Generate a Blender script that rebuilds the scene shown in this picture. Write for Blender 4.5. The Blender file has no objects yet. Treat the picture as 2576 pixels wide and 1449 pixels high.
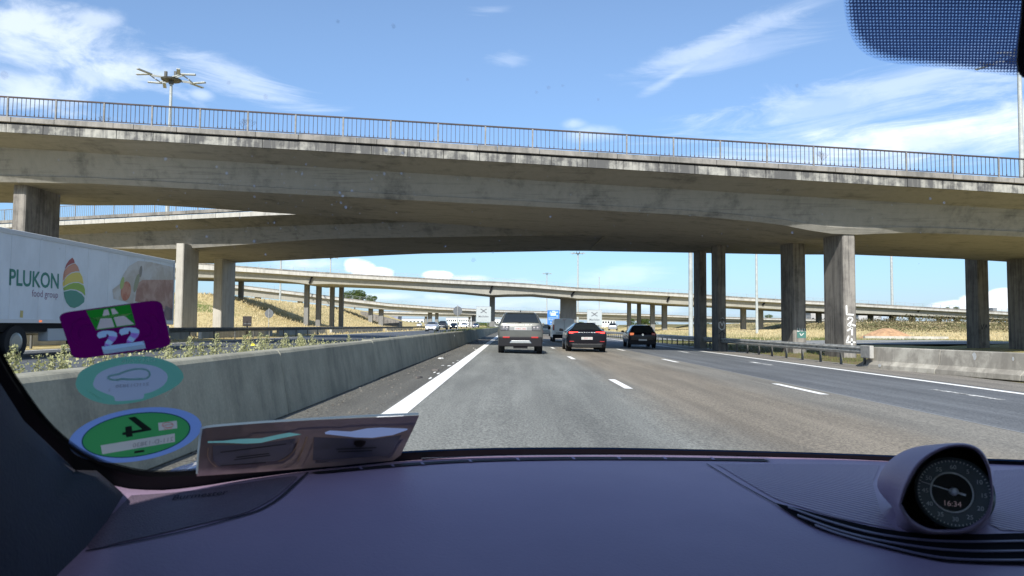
import bpy, bmesh, math, random
import numpy as np
from mathutils import Vector, Matrix
from mathutils.bvhtree import BVHTree
from math import sin, cos, tan, atan2, asin, radians, pi, sqrt, exp
random.seed(7)
SC = bpy.context.scene
COL = SC.collection
R = radians

# ------------------------------------------------------------------ camera, world, sun, exposure
FPX, CX, CY = 1860.0, 1288.0, 724.5            # focal length and centre in units of a 2576 wide picture
PITCH, ROLL = atan2(95.5, FPX), R(0.43)
cam_d = bpy.data.cameras.new('camera'); cam = bpy.data.objects.new('camera', cam_d); COL.objects.link(cam)
fwd = Vector((0.0, cos(PITCH), sin(PITCH)))
rgt0 = Vector((1, 0, 0)); up0 = rgt0.cross(fwd)
rgt = rgt0 * cos(ROLL) + up0 * sin(ROLL)
up = rgt.cross(fwd)
cam.matrix_world = Matrix((rgt, up, -fwd)).transposed().to_4x4()
cam_d.sensor_width = 36.0; cam_d.lens = FPX / 2576 * 36
cam_d.clip_start = 0.02; cam_d.clip_end = 9000
cam_d.dof.use_dof = True; cam_d.dof.focus_distance = 20.0; cam_d.dof.aperture_fstop = 26.0
SC.camera = cam
SUN_AZ, SUN_EL = R(-169), R(38)                # azimuth from +Y towards +X

def px(x, y, Y):
    """point at forward distance Y (metres) seen at picture position x, y (2576 x 1449)"""
    d = rgt * ((x - CX) / FPX) + up * (-(y - CY) / FPX) + fwd
    return d * (Y / d.y)

# node helpers
class NT:
    def __init__(s, tree): s.t = tree; s.t.nodes.clear()
    def n(s, typ, ins=None, **props):
        nd = s.t.nodes.new(typ)
        for k, v in props.items(): setattr(nd, k, v)
        for k, v in (ins or {}).items(): s.set(nd.inputs[k], v)
        return nd
    def set(s, sock, v):
        if hasattr(v, 'is_output') or isinstance(v, bpy.types.NodeSocket): s.t.links.new(v, sock)
        else:
            try: sock.default_value = v
            except Exception: sock.default_value = (v[0], v[1], v[2], 1.0)
    def m(s, op, a, b=0.0, c=0.0, clamp=False):
        nd = s.t.nodes.new('ShaderNodeMath'); nd.operation = op; nd.use_clamp = clamp
        s.set(nd.inputs[0], a); s.set(nd.inputs[1], b); s.set(nd.inputs[2], c)
        return nd.outputs[0]
    def mix(s, f, a, b, blend='MIX'):
        nd = s.t.nodes.new('ShaderNodeMix'); nd.data_type = 'RGBA'; nd.blend_type = blend
        s.set(nd.inputs[0], f); s.set(nd.inputs[6], a); s.set(nd.inputs[7], b)
        return nd.outputs[2]
    def noise(s, vec, scale, detail=4, rough=0.55, dist=0.0):
        nd = s.n('ShaderNodeTexNoise', {'Scale': scale, 'Detail': detail, 'Roughness': rough, 'Distortion': dist})
        s.set(nd.inputs['Vector'], vec); return nd.outputs['Fac']
    def ramp(s, f, lo, hi):
        nd = s.n('ShaderNodeMapRange', {'From Min': lo, 'From Max': hi}); nd.interpolation_type = 'SMOOTHSTEP'
        s.set(nd.inputs['Value'], f); return nd.outputs['Result']
    def scl(s, vec, x, y, z):
        nd = s.n('ShaderNodeVectorMath', operation='MULTIPLY'); s.set(nd.inputs[0], vec); nd.inputs[1].default_value = (x, y, z)
        return nd.outputs[0]

def c4(c): return (c[0], c[1], c[2], 1.0)

# world: Nishita sky with clouds placed by direction
W = bpy.data.worlds.new('World'); SC.world = W; W.use_nodes = True
N = NT(W.node_tree)
sky = N.n('ShaderNodeTexSky'); sky.sky_type = 'NISHITA'; sky.sun_disc = False
sky.sun_elevation = SUN_EL; sky.sun_rotation = SUN_AZ; sky.air_density = 1.0; sky.dust_density = 0.6; sky.ozone_density = 1.6
tc = N.n('ShaderNodeTexCoord'); gen = tc.outputs['Generated']
sep = N.n('ShaderNodeSeparateXYZ', {0: gen})
sx, sy, sz = sep.outputs
az = N.m('ARCTAN2', sx, sy); el = N.m('ARCSINE', sz)
fine = N.noise(N.scl(gen, 1, 1, 2.2), 9.0, 8, 0.62, 0.3)
big = N.noise(N.scl(gen, 1, 1, 3.0), 3.2, 5, 0.55, 0.2)
wisp = N.noise(N.scl(gen, 1, 1, 6.0), 5.0, 8, 0.68, 1.2)
def sdir(x, y):
    d = px(x, y, 10.0); return atan2(d.x, d.y), asin(d.z / d.length)
def blob(x, y, rx, ry, rot=0.0, amt=1.0, rag=0.9, tex=None, lo=1.15, hi=0.0):
    a0, e0 = sdir(x, y); rx /= FPX; ry /= FPX
    da = N.m('SUBTRACT', az, a0); de = N.m('SUBTRACT', el, e0)
    c, s_ = cos(rot), sin(rot)
    u = N.m('ADD', N.m('MULTIPLY', da, c / rx), N.m('MULTIPLY', de, s_ / rx))
    v = N.m('ADD', N.m('MULTIPLY', da, -s_ / ry), N.m('MULTIPLY', de, c / ry))
    d = N.m('SQRT', N.m('ADD', N.m('MULTIPLY', u, u), N.m('MULTIPLY', v, v)))
    nz = N.m('MULTIPLY', N.m('SUBTRACT', tex if tex is not None else fine, 0.5), 2.0 * rag)
    dd = N.m('SUBTRACT', d, nz)
    return N.m('MULTIPLY', N.ramp(dd, lo, hi), amt)
blobs = []
#          x     y    rx   ry  rot   amt  rag  tex
for a in [(60, 120, 270, 85, 0.0, .55, 1.8, fine), (60, 215, 200, 60, 0, .52, 1.5, fine), (225, 190, 100, 40, 0, .42, 1.4, fine),
          (240, 50, 60, 25, .2, .42, 1.1, fine), (600, 200, 200, 34, -.22, .42, 1.5, wisp), (507, 238, 30, 14, 0, .34, .8, fine),
          (1240, 25, 80, 16, 0, .16, 1.8, wisp), (1285, 150, 60, 18, 0, .16, 1.8, wisp),
          (1850, 90, 330, 30, .27, .34, 1.3, wisp), (1690, 195, 120, 18, .45, .30, 1.1, wisp), (1800, 150, 260, 40, .2, .22, 1.4, wisp),
          (2150, 265, 450, 70, .08, .34, 1.6, wisp), (2300, 350, 560, 62, .04, .85, 1.2, wisp), (2500, 320, 280, 55, .12, .55, 1.3, fine),
          (1440, 312, 34, 14, 0, .3, 1.0, fine), (1480, 340, 90, 22, 0, .35, 1.0, fine), (2350, 170, 300, 30, .15, .2, 1.5, wisp)]:
    blobs.append(blob(*a))
mask = blobs[0]
for b in blobs[1:]: mask = N.m('MAXIMUM', mask, b)
lowb = []
for a in [(900, 668, 44, 26, 0, 1, .9, fine, .9, .6), (935, 690, 60, 20, 0, 1, .9, fine, .9, .6), (770, 665, 100, 24, 0, .8, 1.0, fine),
          (1100, 693, 48, 15, 0, 1, .8, fine, .9, .6), (1180, 700, 60, 10, 0, .8, .8, fine), (1290, 722, 90, 22, 0, .45, 1.3, wisp),
          (1560, 690, 120, 30, .1, .25, 1.4, wisp), (2480, 760, 62, 24, 0, 1, .9, fine, .9, .6), (2530, 745, 40, 18, 0, 1, .9, fine, .9, .6), (2390, 772, 55, 18, 0, .9, .9, fine, .9, .6),
          (1110, 748, 70, 16, 0, .7, 1.0, fine), (1190, 762, 260, 22, 0, .5, 1.4, wisp), (960, 745, 120, 16, 0, .5, 1.2, wisp), (1500, 770, 300, 20, 0, .45, 1.4, wisp), (2300, 790, 300, 18, 0, .6, 1.3, wisp)]:
    lowb.append(blob(*a))
for b in lowb: mask = N.m('MAXIMUM', mask, b)
# broken cloud cover elsewhere, out of the frame, as the visible sky implies
outside = N.ramp(N.m('ABSOLUTE', az), 0.75, 1.2)
gen_cl = N.m('MULTIPLY', N.ramp(N.m('ADD', N.m('MULTIPLY', big, .6), N.m('MULTIPLY', wisp, .4)), .50, .66), N.m('MULTIPLY', outside, 0.8))
mask = N.m('MAXIMUM', mask, gen_cl, clamp=True)
# grey undersides of the low clouds and a soft grey-blue bank along the horizon
shade = N.ramp(fine, .38, .62)
cl_col = N.mix(shade, (6.0, 6.9, 8.4, 1), (8.6, 9.1, 9.6, 1))
hz = N.ramp(el, 0.11, 0.0)
# sky colour: clear zenith blue to the pale cyan low band
tint = N.mix(N.ramp(el, 0.0, 0.45), (0.56, 0.74, 0.97, 1), (1.05, 1.13, 1.22, 1))
skyc = N.mix(1.0, sky.outputs[0], tint, 'MULTIPLY')
skyc = N.mix(N.m('MULTIPLY', hz, .30), skyc, (3.0, 4.0, 6.1, 1))
bank = N.m('MULTIPLY', N.m('MULTIPLY', N.ramp(el, .055, .02), N.ramp(wisp, .40, .55)), .45)
skyc = N.mix(bank, skyc, (4.2, 5.5, 7.2, 1))
skyc = N.mix(mask, skyc, cl_col)
bg = N.n('ShaderNodeBackground', {'Color': skyc, 'Strength': 0.088})
N.t.links.new(bg.outputs[0], N.n('ShaderNodeOutputWorld').inputs['Surface'])

sun_d = bpy.data.lights.new('sun', 'SUN'); sun_d.energy = 4.0; sun_d.angle = R(0.5); sun_d.color = (1.0, .96, .90)
sun = bpy.data.objects.new('sun', sun_d); COL.objects.link(sun)
sdirv = Vector((sin(SUN_AZ) * cos(SUN_EL), cos(SUN_AZ) * cos(SUN_EL), sin(SUN_EL)))
sun.rotation_euler = sdirv.to_track_quat('Z', 'Y').to_euler()

SC.render.engine = 'CYCLES'
SC.view_settings.view_transform = 'Standard'; SC.view_settings.look = 'None'
SC.view_settings.exposure = 0.82; SC.view_settings.gamma = 1.0
SC.cycles.use_denoising = True
SC.cycles.max_bounces = 8; SC.cycles.transparent_max_bounces = 24; SC.cycles.diffuse_bounces = 4
SC.cycles.caustics_reflective = False; SC.cycles.caustics_refractive = False

# ------------------------------------------------------------------ materials
def mat(name, col, rough=0.8, metal=0.0, noise=0.0, nscale=4.0, bump=0.0, bscale=40.0, spec=0.5, coat=0.0, emit=None, stretch=(1, 1, 1), space='pos', col2=None, sheen=0.0):
    m = bpy.data.materials.new(name); m.use_nodes = True
    n = NT(m.node_tree)
    vec = n.n('ShaderNodeNewGeometry').outputs['Position'] if space == 'pos' else n.n('ShaderNodeTexCoord').outputs['Object']
    v = n.scl(vec, *stretch) if stretch != (1, 1, 1) else vec
    b = n.n('ShaderNodeBsdfPrincipled', {'Roughness': rough, 'Metallic': metal, 'Specular IOR Level': spec, 'Coat Weight': coat})
    if sheen: n.set(b.inputs['Sheen Weight'], sheen)
    if noise or col2:
        f = n.noise(v, nscale, 6, 0.6)
        c2 = col2 if col2 else tuple(max(0, k * (1 - noise)) for k in col)
        c1 = col if col2 else tuple(k * (1 + noise * .6) for k in col)
        n.set(b.inputs['Base Color'], n.mix(n.ramp(f, .32, .68), c4(c2), c4(c1)))
        rr = n.m('ADD', rough - .06, n.m('MULTIPLY', f, .12), clamp=True); n.set(b.inputs['Roughness'], rr)
    else:
        n.set(b.inputs['Base Color'], c4(col))
    if bump:
        bp = n.n('ShaderNodeBump', {'Strength': bump, 'Distance': 0.01, 'Height': n.noise(vec, bscale, 3)})
        n.set(b.inputs['Normal'], bp.outputs[0])
    if emit:
        n.set(b.inputs['Emission Color'], c4(emit[0])); n.set(b.inputs['Emission Strength'], emit[1])
    n.t.links.new(b.outputs[0], n.n('ShaderNodeOutputMaterial').inputs[0])
    return m

def concrete(name, light, dark, streak=0.5, patch=0.5, sxy=1.4, boards=0.0, lo=.42, hi=.62, grain=.12):
    """weathered concrete: large blotches, vertical run-off streaks, formwork board lines, fine grain"""
    m = bpy.data.materials.new(name); m.use_nodes = True
    n = NT(m.node_tree)
    pos = n.n('ShaderNodeNewGeometry').outputs['Position']
    blot = n.noise(pos, .45, 7, .62, .4)
    blot2 = n.noise(pos, 2.3, 6, .65)
    st = n.noise(n.scl(pos, sxy, sxy, .12), 2.2, 6, .7)
    gr = n.noise(pos, 34, 3, .6)
    f = n.m('ADD', n.m('MULTIPLY', n.ramp(n.m('ADD', n.m('MULTIPLY', blot, .6), n.m('MULTIPLY', blot2, .4)), lo, hi), patch),
            n.m('MULTIPLY', n.ramp(st, .44, .60), streak))
    if boards:
        w = n.noise(n.scl(pos, .25, 1.6, 6.0), 1.4, 4, .6)
        f = n.m('ADD', f, n.m('MULTIPLY', n.ramp(w, .52, .70), boards))
    f = n.m('MULTIPLY', f, 1.0, clamp=True)
    col = n.mix(f, c4(light), c4(dark))
    col = n.mix(1.0, col, n.mix(gr, (1 - grain,) * 3 + (1,), (1 + grain,) * 3 + (1,)), 'MULTIPLY')
    bp = n.n('ShaderNodeBump', {'Strength': .35, 'Distance': .02, 'Height': n.m('ADD', blot2, n.m('MULTIPLY', gr, .5))})
    b = n.n('ShaderNodeBsdfPrincipled', {'Base Color': col, 'Roughness': .9, 'Specular IOR Level': .25, 'Normal': bp.outputs[0]})
    n.t.links.new(b.outputs[0], n.n('ShaderNodeOutputMaterial').inputs[0])
    return m

M = {}
M['web'] = concrete('concrete_girder', (.262, .252, .222), (.095, .094, .088), .10, .62, boards=.34, lo=.49, hi=.68)
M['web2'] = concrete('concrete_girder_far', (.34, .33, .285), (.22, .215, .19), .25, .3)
M['fascia'] = concrete('concrete_fascia', (.33, .325, .29), (.09, .09, .088), .50, .85, sxy=2.2, lo=.40, hi=.58)
M['coping'] = concrete('concrete_coping', (.26, .245, .22), (.10, .098, .09), .3, .6)
M['pier'] = concrete('concrete_pier', (.25, .235, .21), (.085, .08, .075), .55, .5, sxy=2.5)
M['pier_pale'] = concrete('concrete_pier_pale', (.42, .40, .35), (.25, .24, .21), .35, .3)
M['pier2'] = concrete('concrete_pier_far', (.20, .20, .19), (.12, .12, .12), .4, .3)
M['barrier'] = concrete('concrete_barrier', (.30, .29, .225), (.165, .162, .13), .35, .6, sxy=1.2, lo=.40, hi=.62, grain=.22)
M['barrier_r'] = concrete('concrete_barrier_scraped', (.42, .40, .34), (.22, .205, .175), .25, .8, lo=.40, hi=.56)
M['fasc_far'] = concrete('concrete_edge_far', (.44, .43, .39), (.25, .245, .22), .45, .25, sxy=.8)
M['rail_dark'] = mat('railing_rusty_paint', (.030, .028, .030), .75, 0, .5, 3, col2=(.06, .038, .032))
M['rail_grey'] = mat('railing_post_paint', (.17, .17, .165), .6, 0, .3, 6)
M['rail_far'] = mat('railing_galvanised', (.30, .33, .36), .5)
M['galv'] = mat('galvanised_steel', (.42, .42, .39), .5, .35, .35, 3, stretch=(1, 1, 4))
M['galv_d'] = mat('weathered_steel', (.11, .11, .10), .7, .2, .4, 2)
M['mast'] = mat('mast_paint', (.36, .385, .37), .5, 0, .15, 2)
M['white'] = mat('road_paint', (.78, .78, .74), .7, 0, .12, 6)
M['signback'] = mat('sign_back_grey', (.10, .11, .12), .6)
M['black'] = mat('black_plastic', (.010, .010, .012), .6, spec=.2)
M['tyre'] = mat('tyre_rubber', (.018, .018, .019), .85)
M['chrome'] = mat('bright_metal', (.7, .7, .68), .18, 1.0)
M['rim'] = mat('wheel_rim', (.35, .36, .37), .3, .9)
M['glass_d'] = mat('tinted_car_glass', (.012, .016, .018), .04, 0, spec=.7)
M['red_on'] = mat('lit_tail_lamp', (.5, .01, .01), .2, emit=((1, .05, .04), 2.2))
M['red_off'] = mat('red_lamp_glass', (.35, .02, .02), .15, coat=.6)
M['amber'] = mat('amber_lamp_glass', (.75, .16, .04), .2, coat=.6, emit=((1, .25, .08), .4))
M['smoke'] = mat('smoked_lamp_glass', (.09, .09, .095), .08, coat=1)
M['plate'] = mat('number_plate', (.42, .42, .40), .4)
M['head_on'] = mat('lit_headlamp', (.9, .9, .9), .2, emit=((1, .97, .9), 6))
M['print_red'] = mat('plate_letters', (.35, .04, .04), .6)
M['print_blk'] = mat('black_print', (.02, .02, .022), .7)

# ------------------------------------------------------------------ mesh building
class MB:
    def __init__(s): s.v = []; s.f = []
    def vs(s, pts):
        i = len(s.v); s.v += [tuple(p) for p in pts]; return i
    def poly(s, pts): i = s.vs(pts); s.f.append(tuple(range(i, i + len(pts)))); return s
    def box(s, x0, y0, z0, x1, y1, z1):
        return s.hexa([(x0, y0, z0), (x1, y0, z0), (x1, y1, z0), (x0, y1, z0), (x0, y0, z1), (x1, y0, z1), (x1, y1, z1), (x0, y1, z1)])
    def hexa(s, p):
        i = s.vs(p)
        for f in ((0, 3, 2, 1), (4, 5, 6, 7), (0, 1, 5, 4), (1, 2, 6, 5), (2, 3, 7, 6), (3, 0, 4, 7)): s.f.append(tuple(i + k for k in f))
        return s
    def bar(s, a, b, w, h=None, upv=(0, 0, 1)):
        """box of section w x h from a to b"""
        a, b = Vector(a), Vector(b); h = h or w
        d = (b - a).normalized(); u = Vector(upv)
        if abs(d.dot(u)) > .95: u = Vector((0, 1, 0))
        r = d.cross(u).normalized() * w / 2; t = r.cross(d).normalized() * h / 2
        return s.hexa([a - r - t, a + r - t, b + r - t, b - r - t, a - r + t, a + r + t, b + r + t, b - r + t])
    def tube(s, a, b, r0, r1=None, n=10, cap=True):
        a, b = Vector(a), Vector(b); r1 = r0 if r1 is None else r1
        d = (b - a).normalized(); u = Vector((0, 0, 1)) if abs(d.z) < .9 else Vector((1, 0, 0))
        p = d.cross(u).normalized(); q = d.cross(p)
        i = s.vs([a + (p * cos(2 * pi * k / n) + q * sin(2 * pi * k / n)) * r0 for k in range(n)] + [b + (p * cos(2 * pi * k / n) + q * sin(2 * pi * k / n)) * r1 for k in range(n)])
        for k in range(n): s.f.append((i + k, i + (k + 1) % n, i + n + (k + 1) % n, i + n + k))
        if cap: s.f.append(tuple(i + k for k in reversed(range(n)))); s.f.append(tuple(i + n + k for k in range(n)))
        return s
    def loft(s, rows, closed=True, caps=True):
        n = len(rows[0]); i = s.vs([p for r in rows for p in r])
        for a in range(len(rows) - 1):
            for k in range(n if closed else n - 1):
                s.f.append((i + a * n + k, i + a * n + (k + 1) % n, i + (a + 1) * n + (k + 1) % n, i + (a + 1) * n + k))
        if caps and closed:
            s.f.append(tuple(i + k for k in reversed(range(n)))); s.f.append(tuple(i + (len(rows) - 1) * n + k for k in range(n)))
        return s
    def prism(s, pts2, y0, y1, axis='y'):
        """2-D outline (x,z) extruded along y"""
        n = len(pts2)
        r0 = [(p[0], y0, p[1]) for p in pts2]; r1 = [(p[0], y1, p[1]) for p in pts2]
        return s.loft([r0, r1])
    def mesh(s, name, m, smooth=False, fix=True):
        me = bpy.data.meshes.new(name); me.from_pydata(s.v, [], s.f)
        if fix:
            bm = bmesh.new(); bm.from_mesh(me); bmesh.ops.recalc_face_normals(bm, faces=bm.faces); bm.to_mesh(me); bm.free()
        if m is not None: me.materials.append(m)
        if smooth:
            me.polygons.foreach_set('use_smooth', [True] * len(me.polygons))
            if smooth == 'auto': me.set_sharp_from_angle(angle=R(38))
        me.update(); return me
    def obj(s, name, m, parent=None, smooth=False, loc=None, fix=True):
        o = bpy.data.objects.new(name, s.mesh(name, m, smooth, fix)); COL.objects.link(o)
        if parent: o.parent = parent
        if loc is not None: o.location = loc
        return o
def inst(name, me, parent=None, loc=None, rot=None, scale=None):
    o = bpy.data.objects.new(name, me); COL.objects.link(o)
    if parent: o.parent = parent
    if loc is not None: o.location = loc
    if rot is not None: o.rotation_euler = rot
    if scale is not None: o.scale = scale
    return o
def tag(o, label, cat, group=None):
    o['label'] = label; o['category'] = cat
    if group: o['group'] = group
    return o
def struct(o): o['kind'] = 'structure'; return o
def stuff(o): o['kind'] = 'stuff'; return o
def thing(name, label, cat, loc=(0, 0, 0), rotz=0, group=None):
    o = bpy.data.objects.new(name, None); COL.objects.link(o); o.location = loc; o.rotation_euler = (0, 0, rotz)
    return tag(o, label, cat, group)
def bevel(o, w=.02, seg=2):
    b = o.modifiers.new('bevel', 'BEVEL'); b.width = w; b.segments = seg; b.limit_method = 'ANGLE'; b.angle_limit = R(40); return o
def dup(root, loc, rotz=None, label=None, group=None):
    r = root.copy(); COL.objects.link(r); r.location = loc
    if rotz is not None: r.rotation_euler = (0, 0, rotz)
    if label: r['label'] = label
    if group: r['group'] = group
    for ch in list(root.children):
        c = ch.copy(); COL.objects.link(c); c.parent = r
        for g in ch.children:
            d = g.copy(); COL.objects.link(d); d.parent = c
    return r
_dg = None
def text_tris(body, align='CENTER', bold=False, spacing=1.0):
    """flat outline text -> (verts 2-D, faces); height of capitals about 0.7"""
    cu = bpy.data.curves.new('lettering', 'FONT'); cu.body = body; cu.align_x = align; cu.size = 1.0; cu.space_character = spacing
    if bold: cu.offset = 0.02
    cu.resolution_u = 3
    o = bpy.data.objects.new('lettering', cu); COL.objects.link(o)
    dg = bpy.context.evaluated_depsgraph_get()
    me = bpy.data.meshes.new_from_object(o.evaluated_get(dg))
    v = [(q.co.x, q.co.y) for q in me.vertices]; f = [tuple(p.vertices) for p in me.polygons]
    bpy.data.objects.remove(o); bpy.data.curves.remove(cu); bpy.data.meshes.remove(me)
    return v, f
def lettering(body, m, parent, origin, ux, uy, name='lettering', **kw):
    v, f = text_tris(body, **kw); o = Vector(origin); ux = Vector(ux); uy = Vector(uy)
    b = MB(); b.v = [tuple(o + ux * a + uy * c) for a, c in v]; b.f = f
    return b.obj(name, m, parent, fix=False)

def cross(X): return -1.15 - .022 * X            # the carriageway falls gently to the right
def sstep(t): t = max(0.0, min(1.0, t)); return t * t * (3 - 2 * t)
# ------------------------------------------------------------------ ground, roads
def gz(X, Y):
    if X > 14.2:
        z = -1.50 + .10 * sstep((X - 14.2) / 2)
        z += .42 * sstep((X - 24) / 12)
        z += .35 * sstep((Y - 60) / 100) * sstep((X - 20) / 20)
        z += 2.0 * sstep((X - 62) / 14) * sstep((Y - 128) / 25)       # scrubby bank under the far viaduct
        z -= .45 * sstep((Y - 60) / 60) * sstep((50 - X) / 30) * sstep((X - 14) / 3)
    elif X > -3.2:
        z = cross(X) - .06
    else:
        z = -1.16
        z += 7.2 * sstep((-X - 43) / 24) * sstep((Y - 118) / 42) * (1 - .6 * sstep((Y - 330) / 120))
        z += .35 * sstep((-X - 23) / 10)
    z += .8 * sstep((Y - 500) / 600) * sstep((abs(X) - 30) / 60)
    return z
def axis(vals):
    out = []
    for a, b, st in vals:
        n = max(1, int(round((b - a) / st))); out += [a + (b - a) * i / n for i in range(n)]
    return out + [vals[-1][1]]
gx = axis([(-4000, -400, 900), (-400, -120, 28), (-120, -24, 3), (-24, -3.2, 2.6), (-3.2, -3.19, .01), (-3.19, 14.2, 3), (14.2, 26, 1), (26, 120, 4), (120, 400, 28), (400, 4000, 900)])
gy = axis([(-40, 60, 4), (60, 330, 5), (330, 700, 30), (700, 7000, 900)])
b = MB()
for yy in gy:
    for xx in gx:
        z = gz(xx, yy)
        if xx < -24 or xx > 26: z += .12 * sin(xx * .7 + yy * .31) * sstep((min(abs(xx + 24), abs(xx - 26))) / 8) + random.uniform(-.04, .04)
        b.v.append((xx, yy, z))
nx = len(gx)
for j in range(len(gy) - 1):
    for i in range(nx - 1):
        b.f.append((j * nx + i, j * nx + i + 1, (j + 1) * nx + i + 1, (j + 1) * nx + i))
def ground_mat():
    m = bpy.data.materials.new('dry_grass_ground'); m.use_nodes = True; n = NT(m.node_tree)
    pos = n.n('ShaderNodeNewGeometry').outputs['Position']
    a = n.noise(pos, .09, 6, .62, .5); f = n.noise(pos, 1.3, 7, .7); st = n.noise(n.scl(pos, 1, .5, 3), 3.5, 5, .7)
    straw = n.mix(n.ramp(f, .35, .65), (.56, .45, .23, 1), (.34, .28, .12, 1))
    green = n.mix(n.ramp(f, .35, .65), (.17, .20, .055, 1), (.09, .115, .03, 1))
    c = n.mix(n.ramp(a, .55, .68), straw, green)
    s = n.n('ShaderNodeSeparateXYZ', {0: pos}).outputs
    near_road = n.m('MULTIPLY', n.ramp(s[0], 24.5, 27), n.ramp(n.m('ADD', s[0], n.m('MULTIPLY', f, 12)), 46, 38))
    c = n.mix(n.m('MULTIPLY', near_road, .4), c, green)
    # brown scrub on the bank under the far viaduct
    scrub = n.m('MULTIPLY', n.ramp(s[2], -.45, .25), n.ramp(s[0], 55, 66))
    c = n.mix(scrub, c, n.mix(n.ramp(n.noise(pos, .4, 6, .7), .4, .6), (.10, .11, .035, 1), (.17, .13, .065, 1)))
    c = n.mix(n.m('MULTIPLY', n.ramp(st, .45, .7), .35), c, (.62, .54, .33, 1))
    # trodden earth and moss next to the barrier and between the piers
    dirt = n.m('MULTIPLY', n.ramp(s[0], 24, 15.5), n.ramp(s[0], 13, 14.5))
    c = n.mix(n.m('MULTIPLY', dirt, .85), c, n.mix(n.ramp(f, .4, .6), (.08, .085, .03, 1), (.15, .12, .075, 1)))
    bp = n.n('ShaderNodeBump', {'Strength': .8, 'Distance': .15, 'Height': n.m('ADD', f, st)})
    bs = n.n('ShaderNodeBsdfPrincipled', {'Base Color': c, 'Roughness': .95, 'Specular IOR Level': .1, 'Normal': bp.outputs[0]})
    n.t.links.new(bs.outputs[0], n.n('ShaderNodeOutputMaterial').inputs[0]); return m
g = struct(b.obj('ground', ground_mat(), smooth=True, fix=False))

def asphalt_mat(name, zones):
    """zones: (x0, x1, colour, soft edge) of differently laid and worn lanes"""
    m = bpy.data.materials.new(name); m.use_nodes = True; n = NT(m.node_tree)
    pos = n.n('ShaderNodeNewGeometry').outputs['Position']
    s = n.n('ShaderNodeSeparateXYZ', {0: pos}).outputs
    wob = n.m('MULTIPLY', n.m('SUBTRACT', n.noise(n.scl(pos, 1, .25, 1), .9, 5, .65), .5), 1.1)
    x = n.m('ADD', s[0], wob)
    base, c = zones[0]
    col = c4(c)
    for x0, c, soft, crisp in zones[1:]:
        col = n.mix(n.ramp(s[0] if crisp else x, x0 - soft, x0 + soft), col, c4(c))
    lng = n.noise(n.scl(pos, 1.0, .05, 1), 1.6, 6, .6)
    pat = n.noise(n.scl(pos, 1.0, .3, 1), .5, 6, .6)
    agg = n.noise(n.scl(pos, 1, .55, 1), 38, 5, .8); agg2 = n.n('ShaderNodeTexVoronoi', {'Vector': pos, 'Scale': 42.0}).outputs['Distance']
    col = n.mix(1.0, col, n.mix(n.ramp(lng, .35, .68), (.80, .80, .80, 1), (1.15, 1.15, 1.14, 1)), 'MULTIPLY')
    col = n.mix(1.0, col, n.mix(n.ramp(pat, .35, .68), (.88, .88, .88, 1), (1.10, 1.10, 1.10, 1)), 'MULTIPLY')
    col = n.mix(1.0, col, n.mix(n.ramp(agg, .34, .68), (.52, .52, .52, 1), (1.55, 1.54, 1.50, 1)), 'MULTIPLY')
    col = n.mix(n.m('MULTIPLY', n.ramp(agg2, .22, .08), n.ramp(n.noise(pos, 9, 3, .6), .48, .66)), col, (.27, .26, .23, 1))
    bp = n.n('ShaderNodeBump', {'Strength': .5, 'Distance': .008, 'Height': agg})
    bs = n.n('ShaderNodeBsdfPrincipled', {'Base Color': col, 'Roughness': .78, 'Specular IOR Level': .35, 'Normal': bp.outputs[0]})
    n.t.links.new(bs.outputs[0], n.n('ShaderNodeOutputMaterial').inputs[0]); return m
M['road'] = asphalt_mat('carriageway_asphalt', [(0, (.115, .112, .098)), (-1.62, (.185, .190, .175), .08, True), (2.3, (.205, .180, .142), .7, False),
                                               (4.9, (.195, .185, .160), .6, False), (6.42, (.118, .126, .134), .04, True), (11.5, (.20, .185, .16), .12, True)])
M['road_l'] = asphalt_mat('opposite_carriageway_asphalt', [(0, (.085, .095, .108)), (-9, (.075, .085, .098), .5, False)])
M['road_r'] = asphalt_mat('ramp_surface', [(0, (.20, .20, .19)), (20, (.24, .24, .225), .5, False)])
def strip(name, xs, ys, zf, m, xf=None):
    b = MB(); k = len(xs)
    for y in ys:
        for x in xs:
            X = x + (xf(y) if xf else 0); b.v.append((X, y, zf(X, y)))
    for j in range(len(ys) - 1):
        for i in range(k - 1): b.f.append((j * k + i, j * k + i + 1, (j + 1) * k + i + 1, (j + 1) * k + i))
    return struct(b.obj(name, m, fix=False))
def bend(y): return 9e-5 * max(0.0, y - 110) ** 2 * .5
ys = axis([(-12, 120, 12), (120, 600, 30)])
strip('road', [-2.75, 2.3, 6.4, 11.3, 14.0], ys, lambda x, y: cross(min(x, 14)) if y < 115 else cross(min(x - bend(y), 14)), M['road'], bend)
strip('opposite_road', [-19.8, -14, -9.5, -5.2], ys, lambda x, y: -1.13, M['road_l'], lambda y: bend(y) * .7)
RX = [(30, 56), (40, 46), (50, 38), (55, 34.5), (64, 29.5), (71, 25.5), (85, 22), (105, 20.5), (150, 19.5)]
def ramp_x(y): return float(np.interp(y, [q[0] for q in RX], [q[1] for q in RX]))
strip('slip_road', [-5.5, -2.5, .5, 3.5], axis([(30, 150, 2.5)]), lambda x, y: gz(x, y) + .10, M['road_r'], ramp_x)

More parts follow.
